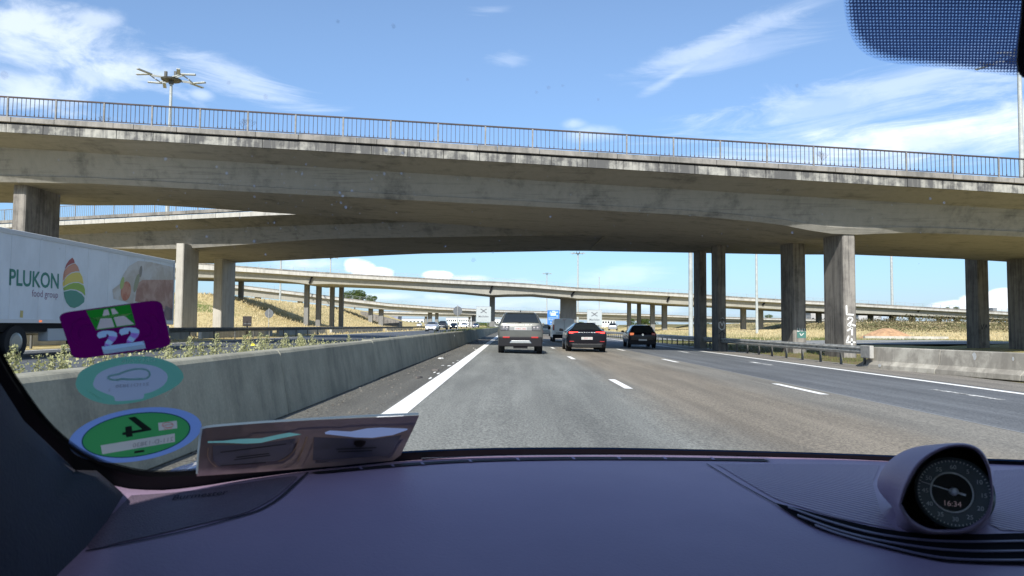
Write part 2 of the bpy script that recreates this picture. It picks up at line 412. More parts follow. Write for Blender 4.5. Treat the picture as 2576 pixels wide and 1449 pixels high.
# painted lines: every dash its own piece
def paint(name, x0, x1, y0, y1, zoff=.006, m=None, zf=None, rag=0.0):
    b = MB(); n = max(1, int((y1 - y0) / 8)) if not rag else max(1, int((y1 - y0) / .25))
    zf = zf or cross
    for i in range(n + 1):
        y = y0 + (y1 - y0) * i / n
        r0 = random.uniform(-rag, rag); r1 = random.uniform(-rag, rag)
        o = bend(y)
        b.v += [(x0 + r0 + o, y, zf(x0) + zoff), (x1 + r1 + o, y, zf(x1) + zoff)]
    for i in range(n): b.f.append((2 * i, 2 * i + 1, 2 * i + 3, 2 * i + 2))
    return struct(b.obj(name, m or M['white'], fix=False))
def worn_paint(name, amount):
    m = bpy.data.materials.new(name); m.use_nodes = True; n = NT(m.node_tree)
    pos = n.n('ShaderNodeNewGeometry').outputs['Position']
    f = n.noise(n.scl(pos, 1, .6, 1), 14, 6, .75); f2 = n.noise(pos, 1.1, 4, .6)
    k = n.ramp(n.m('ADD', n.m('MULTIPLY', f, .6), n.m('MULTIPLY', f2, .4)), amount, amount + .10)
    c = n.mix(k, (.78, .78, .74, 1), (.16, .16, .15, 1))
    bs = n.n('ShaderNodeBsdfPrincipled', {'Base Color': c, 'Roughness': .75})
    n.t.links.new(bs.outputs[0], n.n('ShaderNodeOutputMaterial').inputs[0]); return m
M['paint_worn'] = worn_paint('worn_road_paint', .565); M['paint_very'] = worn_paint('flaking_road_paint', .47)
paint('left_edge_line', -1.62, -1.32, -5, 340, m=M['paint_worn'])
paint('right_edge_line', 10.98, 11.26, -5, 340, m=M['paint_worn'])
for k in range(14):
    y = 14.4 + 12.7 * k
    paint('lane_dash', 2.20, 2.36, y, y + 2.5, m=M['paint_worn'])
    paint('lane_dash', 5.98, 6.16, y, y + 2.7, m=M['paint_worn'])
    if k < 6: paint('lane_dash', 9.40, 9.58, y, y + 2.3, m=M['paint_very'], rag=.03)
paint('asphalt_joint', 6.40, 6.44, -5, 200, .004, m=mat('joint_sealing', (.26, .27, .27), .8))
paint('opposite_edge_line', -5.75, -5.55, 0, 300, .010, zf=lambda x: -1.13)
paint('opposite_edge_line', -19.2, -19.0, 0, 300, .010, zf=lambda x: -1.13)
# flakes of old paint and grit on the dirty hard strip
for k in range(16):
    y = 7.5 + 40 * random.random() ** 1.3; x = -1.66 - abs(random.gauss(0, .16)) - (.35 if random.random() < .18 else 0)
    w, l = random.uniform(.015, .06), random.uniform(.06, .32)
    b = MB(); nn = 9
    b.poly([(x + w * cos(t) * random.uniform(.6, 1.2), y + l * sin(t) * random.uniform(.6, 1.2), cross(x) + .007) for t in [2 * pi * i / nn for i in range(nn)]])
    struct(b.obj('paint_flake', M['paint_worn'], fix=False))
b = MB(); 
for k in range(700):
    y = 5 + 60 * random.random(); x = random.choice([random.uniform(-2.6, -1.7), random.gauss(-2.45, .1)]); s = random.uniform(.006, .022); z = cross(x)
    b.hexa([(x - s, y - s, z), (x + s, y - s * .6, z), (x + s * .7, y + s, z), (x - s, y + s, z), (x - s * .5, y - s * .5, z + s), (x + s * .6, y - s * .4, z + s * .9), (x + s * .4, y + s * .6, z + s), (x - s * .6, y + s * .5, z + s * .8)])
stuff(b.obj('road_grit', mat('grit', (.10, .095, .085), .95, 0, .5, 20), fix=False))
for i, (xx, yy, cc) in enumerate([(-2.32, 24.5, (.6, .6, .57)), (-1.95, 15.6, (.10, .09, .08)), (-1.86, 18.2, (.11, .10, .09))]):
    b = MB(); pts = [(xx + random.uniform(.05, .12) * cos(t), yy + random.uniform(.08, .2) * sin(t)) for t in [2 * pi * k / 8 for k in range(8)]]
    z = cross(xx) + .004
    b.loft([[(p[0], p[1], z) for p in pts], [(xx + (p[0] - xx) * .8, yy + (p[1] - yy) * .8, z + .035) for p in pts]])
    o = b.obj('road_debris', mat('debris_%d' % i, cc, .8, 0, .3, 30))
    tag(o, ['crumpled white scrap lying on the dirty hard strip beside the median barrier', 'dark rag of rubber on the hard strip, nearer of two beside the left edge line',
            'dark rag of rubber on the hard strip, farther of two beside the left edge line'][i], 'debris')

# ------------------------------------------------------------------ median barrier (left), one part per cast section
prof = [(-2.68, 0), (-2.69, .06), (-2.72, .25), (-2.81, .735), (-2.84, .775), (-3.04, .775), (-3.07, .735), (-3.16, .25), (-3.19, .06), (-3.20, 0)]
t = thing('median_barrier', 'long grey concrete median barrier left of the lanes, weeds growing behind it', 'barrier', (-3.0, 0, 0))
y = -3.0
while y < 230:
    L = 6.0 if y < 60 else 24.0
    b = MB()
    ofs = lambda yy: bend(yy) * .9
    dz = random.uniform(-.006, .006)
    rows = []
    for yy in (y + .012, y + L - .012):
        rows.append([(p[0] + 3.0 + ofs(yy), yy, -1.085 + p[1] + dz) for p in prof])
    b.loft(rows); o = b.obj('barrier_section', M['barrier'], t)
    if y < 60: bevel(o, .012, 1)
    y += L
b = MB(); b.box(.17, 36.0, -.56, .23, 36.06, -.46)
b.obj('reflector', mat('reflector', (.8, .8, .75), .3), t)
# scraped barrier on the right
def rb_x(y): return 13.25 + max(0, 27.2 - y) * .245 + .012 * max(0, 21 - y) ** 2
t = thing('right_concrete_barrier', 'short scraped beige concrete barrier at right with stepped foot, where the steel guardrail ends', 'barrier', (13.3, 27, 0))
profr = [(0, 0), (.02, .16), (.16, .30), (.22, .78), (.24, .80), (.50, .80), (.54, .30), (.70, .1), (.70, 0)]
y = 27.2; first = True
while y > 2:
    L = 3.0; b = MB(); rows = []
    for k in range(3):
        yy = y - .006 - (L - .012) * k / 2
        dx = rb_x(yy) - .2 - 13.3; zb = cross(13.5) - .02
        rows.append([(p[0] + dx, yy - 27, zb + p[1]) for p in profr])
    b.loft(rows); o = b.obj('barrier_section', M['barrier_r'], t); bevel(o, .02, 2)
    if first:   # sloping nose in front of the guardrail
        b = MB(); dx = rb_x(27.2) - .2 - 13.3; zb = cross(13.5) - .02
        b.loft([[(p[0] + dx, .21, zb + p[1] * .62) for p in profr], [(p[0] + dx + .12, 1.9, zb + p[1] * .03) for p in profr]])
        b.obj('nose', M['barrier_r'], t); first = False
    y -= L
b = MB()
for (yy, h, rx, rz) in [(22.9, .62, .11, .12), (26.6, .13, .12, .05), (21.6, .60, .05, .06)]:
    x = rb_x(yy) - .2 - 13.3 + (.19 if h > .3 else .0); n_ = 12
    b.poly([(x - .006 - .0 * sin(tt), yy - 27 + rx * cos(tt), cross(13.5) + h + rz * sin(tt)) for tt in [2 * pi * k / n_ for k in range(n_)]])
b.obj('white_scar', mat('scar_white', (.7, .7, .66), .8), t, fix=False)

# ------------------------------------------------------------------ guardrails
wsec = [(0, -.155), (.03, -.15), (.035, -.115), (.08, -.085), (.08, -.05), (.02, -.02), (.02, .02), (.08, .05), (.08, .085), (.035, .115), (.03, .15), (0, .155)]
def guardrail(name, label, path, side, post_step, ztop, m, mp, group=None, seg=4.0, block=True):
    """path(y)->(x,zground); W-shaped beam segments, posts, spacers"""
    y0, y1 = path['y0'], path['y1']; f = path['f']
    x, z = f(y0); t = thing(name, label, 'guardrail', (x, y0, z), group=group)
    X0, Y0, Z0 = x, y0, z
    y = y0
    while y < y1 - .1:
        e = min(y + seg, y1); b = MB(); rows = []
        for yy in (y + .004, e + .06):
            xx, zz = f(yy); rows.append([(xx - side * (p[0]) - X0 + (.0 if yy < e else side * .006), yy - Y0, zz + ztop - .16 + p[1] - Z0) for p in wsec])
        th = [[(p[0] + side * .004, p[1], p[2]) for p in reversed(r)] for r in rows]
        b.loft([r + q for r, q in zip(rows, th)]); b.obj('beam', m, t)
        y = e
    n = int((y1 - y0) / post_step)
    pb = MB().box(-.04, -.04, -.4, .04, .04, ztop - .08).mesh('post', mp)
    sb = MB().box(-.07, -.05, ztop - .27, .07, .05, ztop - .05).mesh('spacer', mp)
    for k in range(n):
        yy = y0 + .6 + k * post_step; xx, zz = f(yy)
        inst('post', pb, t, (xx + side * .13 - X0, yy - Y0, zz - Z0))
        if block: inst('spacer', sb, t, (xx + side * .045 - X0, yy - Y0, zz - Z0))
    return t
def fr(y): return (13.12 + (y - 27) * .004 + bend(y), cross(14) + .02)
gr = guardrail('steel_guardrail', 'weathered steel guardrail on the right, in front of the pier pair marked with white graffiti', {'y0': 27.25, 'y1': 210, 'f': fr}, 1, 2.0, .80, M['galv'], M['galv_d'])
o = bevel(MB().box(-.10, -.30, -.40 + .75, .06, .45, .82).obj('end_box', mat('end_box_paint', (.32, .31, .28), .7, 0, .2, 6), gr), .03)
# second light rail along the slip road far right
def fl(y): return (-21.0 + bend(y) * .6, -1.05)
guardrail('opposite_guardrail', 'dark steel guardrail beyond the opposite carriageway, at the foot of the dry embankment', {'y0': 28, 'y1': 260, 'f': fl}, -1, 4.0, .80, M['galv_d'], M['galv_d'], seg=8)
b = MB()
for a, bb in ((34, 52), (54, 70), (72, 90), (93, 130), (134, 170)):
    b.box(-.25, a - 30, 0, .0, bb - 30, .42)
t = thing('low_kerb_wall', 'low pale concrete kerb wall in short lengths behind the opposite guardrail', 'wall', (-22.6, 30, -1.1)); 
for a, bb in ((34, 52), (54, 70), (72, 90), (93, 130), (134, 170)):
    MB().box(-.25, a - 30, 0, .0, bb - 30, .52).obj('wall_section', M['fasc_far'], t)

# ------------------------------------------------------------------ overpass A (nearest) with the merged deck at its right
def yA(X): return 33.0 + .02 * X
def zfA(X): return 7.37 - .049 * X
ZWT = [(-60, 10.0), (-24, 8.15), (0, 6.92), (24, 5.75), (50, 4.6)]
ZWB = [(-60, 7.6), (-30, 6.6), (-24, 6.62), (-20, 6.6), (-3.2, 5.9), (0, 5.77), (3.4, 5.62), (8.6, 5.38), (12.7, 5.02), (14.6, 4.66), (16.0, 4.50), (17.5, 4.58), (19.5, 4.66), (24.5, 4.52), (30, 4.2), (50, 3.2)]
YF = [(-60, 40), (-28, 40.7), (-24, 41.5), (-19, 41.0), (-13.5, 41.9), (-4, 42.9), (5.8, 45.0)]
YFR = [(5.8, 56.0), (12.3, 53.6), (18.2, 50.4), (22.6, 48.6), (28.7, 46.8), (31, 46.2), (50, 44)]
ZSF = [(5.8, 5.73), (12.3, 5.42), (18.2, 5.02), (22.6, 4.86), (28.7, 4.45), (31, 4.25), (50, 3.4)]
def L(tab, x): return float(np.interp(x, [a for a, _ in tab], [c for _, c in tab]))
t = A = thing('overpass', 'nearest concrete overpass spanning the whole view, stained edge and dark barred railing', 'overpass', (0, 33, 0))
def girder_rows(xs, far_y, far_z):
    rows = []
    for X in xs:
        y = yA(X) - 33; zf = zfA(X); yf = far_y(X) - 33; zs = far_z(X)
        rows.append([(X, y + .06, zf + .32), (X, y + .06, zf + .0), (X, y + 1.6, L(ZWT, X)), (X, y + 2.08, L(ZWB, X) * .80 + L(ZWT, X) * .20), (X, y + 2.03, L(ZWB, X) * .815 + L(ZWT, X) * .185), (X, y + 2.2, L(ZWB, X)),
                     (X, yf, zs), (X, yf + .7, zs + 1.0), (X, yf + 2.3, zf + .15), (X, yf + 2.3, zf + .55), (X, y + .3, zf + .55), (X, y + .3, zf + .32)])
    return rows
xs = sorted(set([round(-60 + 2.5 * i, 2) for i in range(27)] + [5.8, -24, -20, -28, -22]))
xs = [x for x in xs if x <= 5.8]
MB().loft(girder_rows(xs, lambda X: L(YF, X), lambda X: L(ZWB, X))).obj('girder', M['web'], t, smooth='auto')
xs = [5.8 + k * 1.2 for k in range(38)]
MB().loft(girder_rows(xs, lambda X: L(YFR, X), lambda X: L(ZSF, X))).obj('girder', M['web'], t, smooth='auto')
# fascia panels and coping stones, each its own piece
X = -42.0
while X < 46:
    l = 1.62; b = MB(); j = random.uniform(-.008, .012)
    p = lambda x, dy, dz: (x, yA(x) - 33 + dy, zfA(x) + dz)
    b.hexa([p(X + .012, -.04 - j, -.03), p(X + l - .012, -.04 - j, -.03), p(X + l - .012, .055, -.03), p(X + .012, .055, -.03), p(X + .012, -.04 - j, .34), p(X + l - .012, -.04 - j, .34), p(X + l - .012, .055, .34), p(X + .012, .055, .34)])
    b.obj('fascia_panel', M['fascia'], t); X += l
X = -42.0; k = 0
while X < 46:
    l = [2.6, .9, 1.9][k % 3]; k += 1; b = MB(); j = random.uniform(-.012, .012); jj = random.uniform(0, .03)
    b.hexa([p(X + .008, -.16 - j, .415), p(X + l - .008, -.16 - j, .415), p(X + l - .008, .30, .415), p(X + .008, .30, .415), p(X + .008, -.16 - j, .64 + jj), p(X + l - .008, -.16 - j, .64 + jj), p(X + l - .008, .30, .66), p(X + .008, .30, .66)])
    bevel(b.obj('coping_stone', M['coping'], t), .012, 1); X += l
MB().loft([[p(x, -.02, .345), p(x, .2, .345), p(x, .2, .41), p(x, -.02, .41)] for x in (-42, 46)]).obj('drip_joint', M['black'], t)
# railing: top rail, bottom rail, posts, balusters
rail = MB().loft([[p(x, -.03, 1.54), p(x, .05, 1.54), p(x, .05, 1.60), p(x, -.03, 1.60)] for x in (-42, 46)]).obj('railing', M['rail_dark'], t)
MB().loft([[p(x, 0, .72), p(x, .03, .72), p(x, .03, .755), p(x, 0, .755)] for x in (-42, 46)]).obj('bottom_rail', M['rail_dark'], rail)
step = 2.13
pm = MB().box(-.035, -.03, 0, .035, .03, .92).mesh('post', M['rail_grey'])
bmh = MB().box(-.010, -.010, 0, .010, .010, .80).mesh('baluster', M['rail_dark'])
bm2 = MB().box(-.010, -.010, 0, .010, .010, .80).box(-.018, -.014, 0, .018, .014, .10).mesh('baluster', M['rail_dark'])
bal = MB(); X0 = -22.55 - step * 4
for k in range(31):
    X = X0 + k * step
    if -27 < X < 27:
        q = p(X, -.02, .64); inst('post', pm, rail, q)
        for i in range(1, 11):
            xx = X + step * i / 11
            q = p(xx, .015, .74 ); 
            if -24.2 < xx < 24.2: inst('baluster', random.choice([bmh, bm2]), rail, q, (0, random.uniform(-.012, .012), 0))
    else:
        q = p(X, -.02, .64); bal.box(q[0] - .035, q[1] - .03, q[2], q[0] + .035, q[1] + .03, q[2] + .92)
        for i in range(1, 11): q = p(X + step * i / 11, .015, .74); bal.box(q[0] - .01, q[1] - .01, q[2], q[0] + .01, q[1] + .01, q[2] + .8)
stuff(bal.obj('outer_baluster', M['rail_dark'], rail))

def pier(name, label, X, Y, ztop, w, l, zb=-2.2, m=None, group=None, skew=0.0, chamf=.06):
    t = thing(name, label, 'pier', (X, Y, 0), -skew, group)
    c = chamf
    pts = [(-w / 2 + c, 0), (w / 2 - c, 0), (w / 2, c), (w / 2, l - c), (w / 2 - c, l), (-w / 2 + c, l), (-w / 2, l - c), (-w / 2, c)]
    n = 8; rows = [[(x, y, zb + (ztop - zb) * k / n) for x, y in pts] for k in range(n + 1)]
    MB().loft(rows).obj('shaft', m or M['pier'], t)
    return t
PG = 'concrete piers of the near overpass'
pl = pier('bridge_pier', 'broad pier at far left behind the white trailer', -23.75, 35.3, 6.95, .62, 2.8, group=PG)
p1 = pier('bridge_pier', 'thick pier at right with tall white graffiti characters down its edge', 16.29, 35.6, 4.95, .60, 2.3, group=PG)
p2 = pier('bridge_pier', 'dark pier with a small teal painted patch near its base, left of graffiti pier', 16.15, 41.5, 5.25, .74, 1.9, group=PG)
p3 = pier('bridge_pier', 'dark slim pier right beside the tall pale pole', 13.2, 51.0, 5.6, .50, 1.7, group=PG)
p4 = pier('bridge_pier', 'slim pier with a painted bird-like figure and an arrow, left of the dark pier', 13.22, 46.5, 5.7, .52, 1.5, group=PG)
p5 = pier('bridge_pier', 'pale stained pier standing by the grass, second from the right edge', 30.35, 47.5, 4.7, .70, 1.4, group=PG)
p6 = pier('bridge_pier', 'stained pier cut off by the right edge of the view', 30.95, 43.4, 4.75, .8, 2.2, group=PG)
# graffiti
gw = mat('white_spray_paint', (.58, .58, .56), .7); gd = mat('dark_spray_paint', (.03, .03, .035), .7); gt = mat('teal_spray_paint', (.05, .15, .13), .7)
def graf(pr, shapes, m, front=True, w=.09):
    b = MB()
    for pts in shapes:
        for a, c in zip(pts[:-1], pts[1:]):
            b.bar((a[0], -.006, a[1]), (c[0], -.006, c[1]), w, .008, (0, 1, 0))
        for a in pts: b.tube((a[0], -.009, a[1]), (a[0], -.002, a[1]), w / 2, n=8)
    return b.obj('graffiti', m, pr, fix=False)
gx_ = .10
graf(p1, [[(-.18, 1.08), (-.17, .68), (.14, .66)], [(-.12, .44), (-.06, .52), (.06, .52), (.10, .44), (.04, .32), (-.08, .22), (-.12, .16), (-.04, .12), (.04, .20), (.22, .14)],
          [(-.14, -.10), (.06, .04), (.07, -.30)], [(-.10, -.38), (-.20, -.66), (.20, -.66)], [(.05, -.50), (.05, -.86)]], gw, w=.085)
graf(p4, [[(-.20, .30), (-.20, .0), (-.06, -.14), (.12, -.08), (.17, .22), (.08, .36), (.0, .12), (-.10, .34), (-.20, .30)], [(-.1, .50), (.03, .62), (.14, .50)]], gw, w=.06)
graf(p4, [[(-.2, -.40), (0, -.22), (.18, -.40)], [(-.08, -.38), (-.1, -.68), (.1, -.68), (.08, -.38)], [(-.15, .46), (.02, .58), (.18, .46)]], gd, w=.05)
b = MB(); b.poly([(-.16, -.006, -.55), (.34, -.006, -.55), (.36, -.006, -.06), (-.16, -.006, -.03)]); b.obj('painted_patch', gt, p2, fix=False)
graf(p2, [[(-.14, .0), (-.14, -.18), (-.04, -.18), (-.02, .0), (.08, -.18), (.14, .0), (.16, -.18)], [(.0, -.30), (.07, -.42), (.2, -.30)], [(.24, -.02), (.30, -.18)]], gw, w=.04)
graf(p5, [[(-.22, .3), (-.18, .0), (-.05, .35)], [(.0, .05), (.1, .32), (.14, .1)]], gd, w=.04)

# ------------------------------------------------------------------ overpass B (ramp merging from the left)
B = thing('ramp_bridge', 'curving ramp bridge coming in from the left behind the nearest overpass', 'overpass', (-20, 55, 0))
nrm = Vector((.387, .922, 0))
def fB(X): return Vector((X + 20, 46.5 - .42 * X - 55, 0))
ZFB = [(-75, 8.9), (-45, 8.36), (-18.8, 7.98), (0, 7.55), (8, 7.3)]
ZB = [(-75, 7.2), (-50, 6.9), (-36, 6.45), (-29, 6.10), (-25, 6.14), (-19.8, 6.27), (-15, 6.38), (0, 5.95), (8, 5.66)]
ZBF = [(-75, 6.8), (-50, 6.3), (-37, 5.95), (-32.5, 5.72), (-28, 5.76), (-20, 5.88), (-12, 5.98), (0, 5.80), (8, 5.45)]
rows = []
for k in range(36):
    X = -75 + 82.0 * k / 35; o = fB(X); zf = L(ZFB, X)
    q = lambda d, z: tuple(o + nrm * d + Vector((0, 0, z)))
    rows.append([q(.0, zf + .34), q(.0, zf), q(1.6, zf - .55), q(2.2, L(ZB, X)), q(11.0, L(ZBF, X)), q(11.6, zf - .6), q(13.2, zf), q(13.2, zf + .4), q(.3, zf + .4)])
MB().loft(rows).obj('girder', M['web'], B, smooth='auto')
def qB(X, d, dz): return tuple(fB(X) + nrm * d + Vector((0, 0, L(ZFB, X) + dz)))
X = -60.0
while X < 4:
    l = 2.2; b = MB(); a, c = X + .02, X + l - .02
    b.hexa([qB(a, -.05, .02), qB(c, -.05, .02), qB(c, .0, .02), qB(a, .0, .02), qB(a, -.05, .36), qB(c, -.05, .36), qB(c, .0, .36), qB(a, .0, .36)])
    b.obj('fascia_panel', M['fasc_far'], B); X += l
X = -60.0
while X < 4:
    l = 2.9; b = MB(); a, c = X + .02, X + l - .02
    b.hexa([qB(a, -.14, .43), qB(c, -.14, .43), qB(c, .25, .43), qB(a, .25, .43), qB(a, -.14, .68), qB(c, -.14, .68), qB(c, .25, .68), qB(a, .25, .68)])
    b.obj('coping_stone', M['coping'], B); X += l
rb = MB().loft([[qB(x, -.03, 1.62), qB(x, .04, 1.62), qB(x, .04, 1.67), qB(x, -.03, 1.67)] for x in (-60, -45, -30, -18.8, -4)]).obj('railing', M['rail_grey'], B)
bal = MB()
X = -60
while X < -6:
    a = Vector(qB(X, 0, .66)); bal.bar(a, a + Vector((0, 0, .98)), .022); X += .21
X = -60
stuff(bal.obj('thin_bars', M['rail_grey'], rb))
pmB = MB().box(-.035, -.03, 0, .035, .03, 1.0).mesh('post', M['rail_grey'])
while X < -6: inst('post', pmB, rb, qB(X, 0, .66)); X += 2.1
PB = 'concrete piers of the ramp bridge at left'
pier('ramp_pier', 'front one of two pale piers standing right of the white trailer, its front face bright', -26.35, 58.4, 6.35, .62, 2.9, m=M['pier_pale'], group=PB)
pier('ramp_pier', 'rear one of two pale piers between the white trailer and black square sign', -26.55, 66.6, 6.1, .78, 3.2, m=M['pier_pale'], group=PB)

# ------------------------------------------------------------------ far viaducts from surveyed stations
def viaduct(name, label, st, Yf, width, m_web, m_f, ext=30, rail_h=.95, post=2.4, cat='viaduct', rail=True, depth_in=1.2, bars=None):
    pts = []
    for (x, yt, yf, yw) in st:
        Y = Yf(x); pts.append((px(x, yt, Y), px(x, yf, Y), px(x, yw, Y + depth_in)))
    o0 = Vector(pts[0][0]); t = thing(name, label, cat, (o0.x, o0.y, 0))
    org = Vector((o0.x, o0.y, 0)); rows = []; ff = []; tt = []; prev = None
    for a, f, w in pts:
        Z = Vector((0, 0, 1)); a = a - org; f = f - org; w = w - org
        rows.append([a + Vector((0, .05, 0)), f + Vector((0, .05, 0)), f + Vector((0, depth_in * .8, -.25)), w, w + Vector((0, width, 0)), Vector((w.x, w.y + width + .6, f.z - .3)), Vector((f.x, f.y + width + 2.4, f.z)), a + Vector((0, width + 2.4, 0))])
        ff.append([a + Vector((0, -.08, 0)), f + Vector((0, -.08, .0)), f + Vector((0, .045, 0)), a + Vector((0, .045, 0))])
        tt.append(a)
    MB().loft(rows).obj('girder', m_web, t, smooth='auto')
    MB().loft(ff).obj('fascia', m_f, t)
    MB().loft([[a + Vector((0, -.14, .003)), a + Vector((0, .25, .003)), a + Vector((0, .25, .30)), a + Vector((0, -.14, .30))] for a in tt]).obj('coping', M['coping'], t)
    if rail:
        r = MB().loft([[a + Vector((0, 0, rail_h)), a + Vector((0, .05, rail_h)), a + Vector((0, .05, rail_h + .06)), a + Vector((0, 0, rail_h + .06))] for a in tt]).obj('railing', M['rail_far'], t)
        MB().loft([[a + Vector((0, 0, rail_h * .62)), a + Vector((0, .03, rail_h * .62)), a + Vector((0, .03, rail_h * .62 + .03)), a + Vector((0, 0, rail_h * .62 + .03))] for a in tt]).obj('middle_rail', M['rail_far'], r)
        b = MB(); acc = 0.0
        for a, c in zip(tt[:-1], tt[1:]):
            l = (c - a).length; s_ = post - acc
            while s_ < l:
                q = a + (c - a) * (s_ / l); b.bar(q, q + Vector((0, 0, rail_h + .02)), .06); s_ += post
            acc = (acc + l) % post
        stuff(b.obj('post', M['rail_far'], r))
    return t
def YC(x): return 165.0 / (1 - .15 * (x - 1284) / FPX)
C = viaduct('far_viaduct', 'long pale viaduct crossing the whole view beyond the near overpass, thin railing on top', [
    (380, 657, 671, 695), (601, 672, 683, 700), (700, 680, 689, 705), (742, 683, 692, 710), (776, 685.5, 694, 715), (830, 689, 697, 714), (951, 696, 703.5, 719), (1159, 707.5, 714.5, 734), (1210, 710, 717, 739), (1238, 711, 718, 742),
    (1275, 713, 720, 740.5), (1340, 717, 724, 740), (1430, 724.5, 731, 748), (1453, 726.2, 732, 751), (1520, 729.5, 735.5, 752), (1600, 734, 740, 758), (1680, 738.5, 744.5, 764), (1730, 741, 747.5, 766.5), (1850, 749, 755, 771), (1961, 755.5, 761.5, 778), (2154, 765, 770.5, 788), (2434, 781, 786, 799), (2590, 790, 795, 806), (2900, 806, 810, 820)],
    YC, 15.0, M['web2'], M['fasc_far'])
for (x0, y0, x1, y1) in [(785, 696, 778, 713), (1240, 717, 1232, 736), (1446, 731, 1437, 745), (1684, 745, 1678, 759), (1926, 757, 1918, 769), (2315, 776, 2309, 785)]:
    p0, p1_ = px(x0, y0, YC(x0) + .5), px(x1, y1, YC(x0) + .9); o_ = Vector(C.location)
    MB().bar(p0 - o_, p1_ - o_, .13, .4).obj('joint_drain', M['black'], C)
def vpier(parent_group, label, x0, x1, ybase, ytop, Y, l=1.2, m=None, name='viaduct_pier'):
    a = px(x0, ybase, Y); c = px(x1, ybase, Y); tp = px(x0, ytop, Y)
    w = c.x - a.x - max(0, (abs(a.x) / Y) * l * 1.0) * (1 if True else 0)
    w = max(.5, w); cx = (c.x - w / 2) if a.x < 0 and x0 < 1284 else (c.x - w / 2)
    if x0 < 1284: cx = a.x + w / 2
    return pier(name, label, cx, Y, tp.z + .5, w, l, min(gz(cx, Y), a.z) - 1.0, m or M['pier2'], group=parent_group, chamf=.03)
G1 = 'piers of the far viaduct'
YP = lambda x, o=5.0: YC(x) + o + 4.5
k = 0
for (x0, x1, yb, yt, off, lab) in [
    (567, 580, 760, 700, 5, 'leftmost dark viaduct pier, standing on the crest of the dry embankment'), (598, 613, 760, 702, 9, 'dark viaduct pier on the embankment crest, second from the left'),
    (763, 778, 822, 716, 3, 'leftmost and lightest of four tall viaduct piers at the embankment foot'), (793, 808, 822, 714, 6, 'second from the left of the four tall viaduct piers at the embankment foot'),
    (828, 841, 822, 716, 9, 'third from the left of the four tall viaduct piers at the embankment foot, nearly black'), (851, 864, 822, 718, 12, 'rightmost of the four tall viaduct piers at the embankment foot'),
    (1231, 1245, 815, 738, 4, 'viaduct pier rising behind the left white sign'), (1409, 1450, 815, 744, 3, 'broad dark viaduct pier rising behind the white van'),
    (1577, 1588, 818, 756, 4, 'first of four slim dark viaduct piers in a row above the rightmost car'), (1602, 1613, 819, 758, 7, 'second of four slim dark viaduct piers above the rightmost car'),
    (1635, 1648, 832, 760, 3, 'third of four slim dark viaduct piers above the rightmost car, reaching lower'), (1664, 1679, 832, 762, 4, 'fourth of four slim viaduct piers above the rightmost car, its right edge pale'),
    (1862, 1878, 829, 772, 4, 'viaduct pier just left of the thin lamp pole, in the gap beside the bird-painted pier'), (1904, 1921, 829, 774, 4, 'viaduct pier just right of the thin lamp pole'),
    (2052, 2068, 826, 782, 4, 'viaduct pier seen in the narrow gap left of the graffiti pier'), (2182, 2198, 812, 788, 4, 'short viaduct pier above the sand heap, left of the lamp pole base'),
    (2236, 2254, 812, 790, 5, 'short viaduct pier right above the sand heap'), (2285, 2304, 812, 793, 4, 'short viaduct pier right of the sand heap, with a pale right side'),
    (2355, 2370, 812, 795, 5, 'short viaduct pier in the scrub, second from right'), (2400, 2416, 812, 796, 4, 'short viaduct pier in the scrub beside the stained right pier')]:
    l = 2.2 if x1 - x0 > 30 else 1.2
    vpier(G1, lab, x0, x1, yb, yt, YP((x0 + x1) / 2, off), l, M['pier2'])
def YD(x): return 270.0 / (1 - .22 * (x - 1284) / FPX)
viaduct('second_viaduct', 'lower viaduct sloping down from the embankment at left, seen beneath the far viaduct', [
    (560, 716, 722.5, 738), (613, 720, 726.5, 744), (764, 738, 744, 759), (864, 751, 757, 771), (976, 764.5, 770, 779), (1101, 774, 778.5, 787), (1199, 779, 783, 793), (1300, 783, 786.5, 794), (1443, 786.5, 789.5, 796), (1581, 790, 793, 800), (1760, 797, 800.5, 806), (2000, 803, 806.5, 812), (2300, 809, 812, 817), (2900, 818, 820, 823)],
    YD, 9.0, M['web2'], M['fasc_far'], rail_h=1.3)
G2 = 'piers of the second viaduct'
for (x0, x1, yb, yt, lab) in [(640, 657, 762, 746, 'stub pier of the second viaduct poking from the embankment top at left'), (748, 762, 770, 757, 'stub pier of the second viaduct on the embankment, right of the other'),
    (926, 938, 817, 775, 'left of the two pale piers at the right tail of the embankment'), (952, 965, 817, 777, 'right of the two pale piers at the right tail of the embankment'),
    (1076, 1087, 816, 785, 'left of two piers behind the silver oncoming car'), (1094, 1103, 814, 786, 'right of two piers behind the oncoming cars'), (1186, 1197, 814, 790, 'pier of the second viaduct immediately left of the left white sign')]:
    vpier(G2, lab, x0, x1, yb, yt, YD((x0 + x1) / 2) + 4, 1.2, M['pier2'])
def YE(x): return 420.0
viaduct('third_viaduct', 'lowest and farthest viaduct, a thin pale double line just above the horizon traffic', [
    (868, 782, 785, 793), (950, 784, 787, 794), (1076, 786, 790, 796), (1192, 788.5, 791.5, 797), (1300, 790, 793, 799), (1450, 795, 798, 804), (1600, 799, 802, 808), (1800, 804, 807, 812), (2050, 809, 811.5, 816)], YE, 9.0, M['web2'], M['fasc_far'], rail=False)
for (x0, x1, lab) in [(1068, 1075, 'thin far pier left of the oncoming cars, beneath the third viaduct'), (1178, 1184, 'thin far pier beneath the third viaduct, left of the left white sign'), (1620, 1627, 'thin far pier of the third viaduct among the slim dark piers')]:
    vpier('piers of the third viaduct', lab, x0, x1, 816, 794, 423, 1.5, M['pier2'])
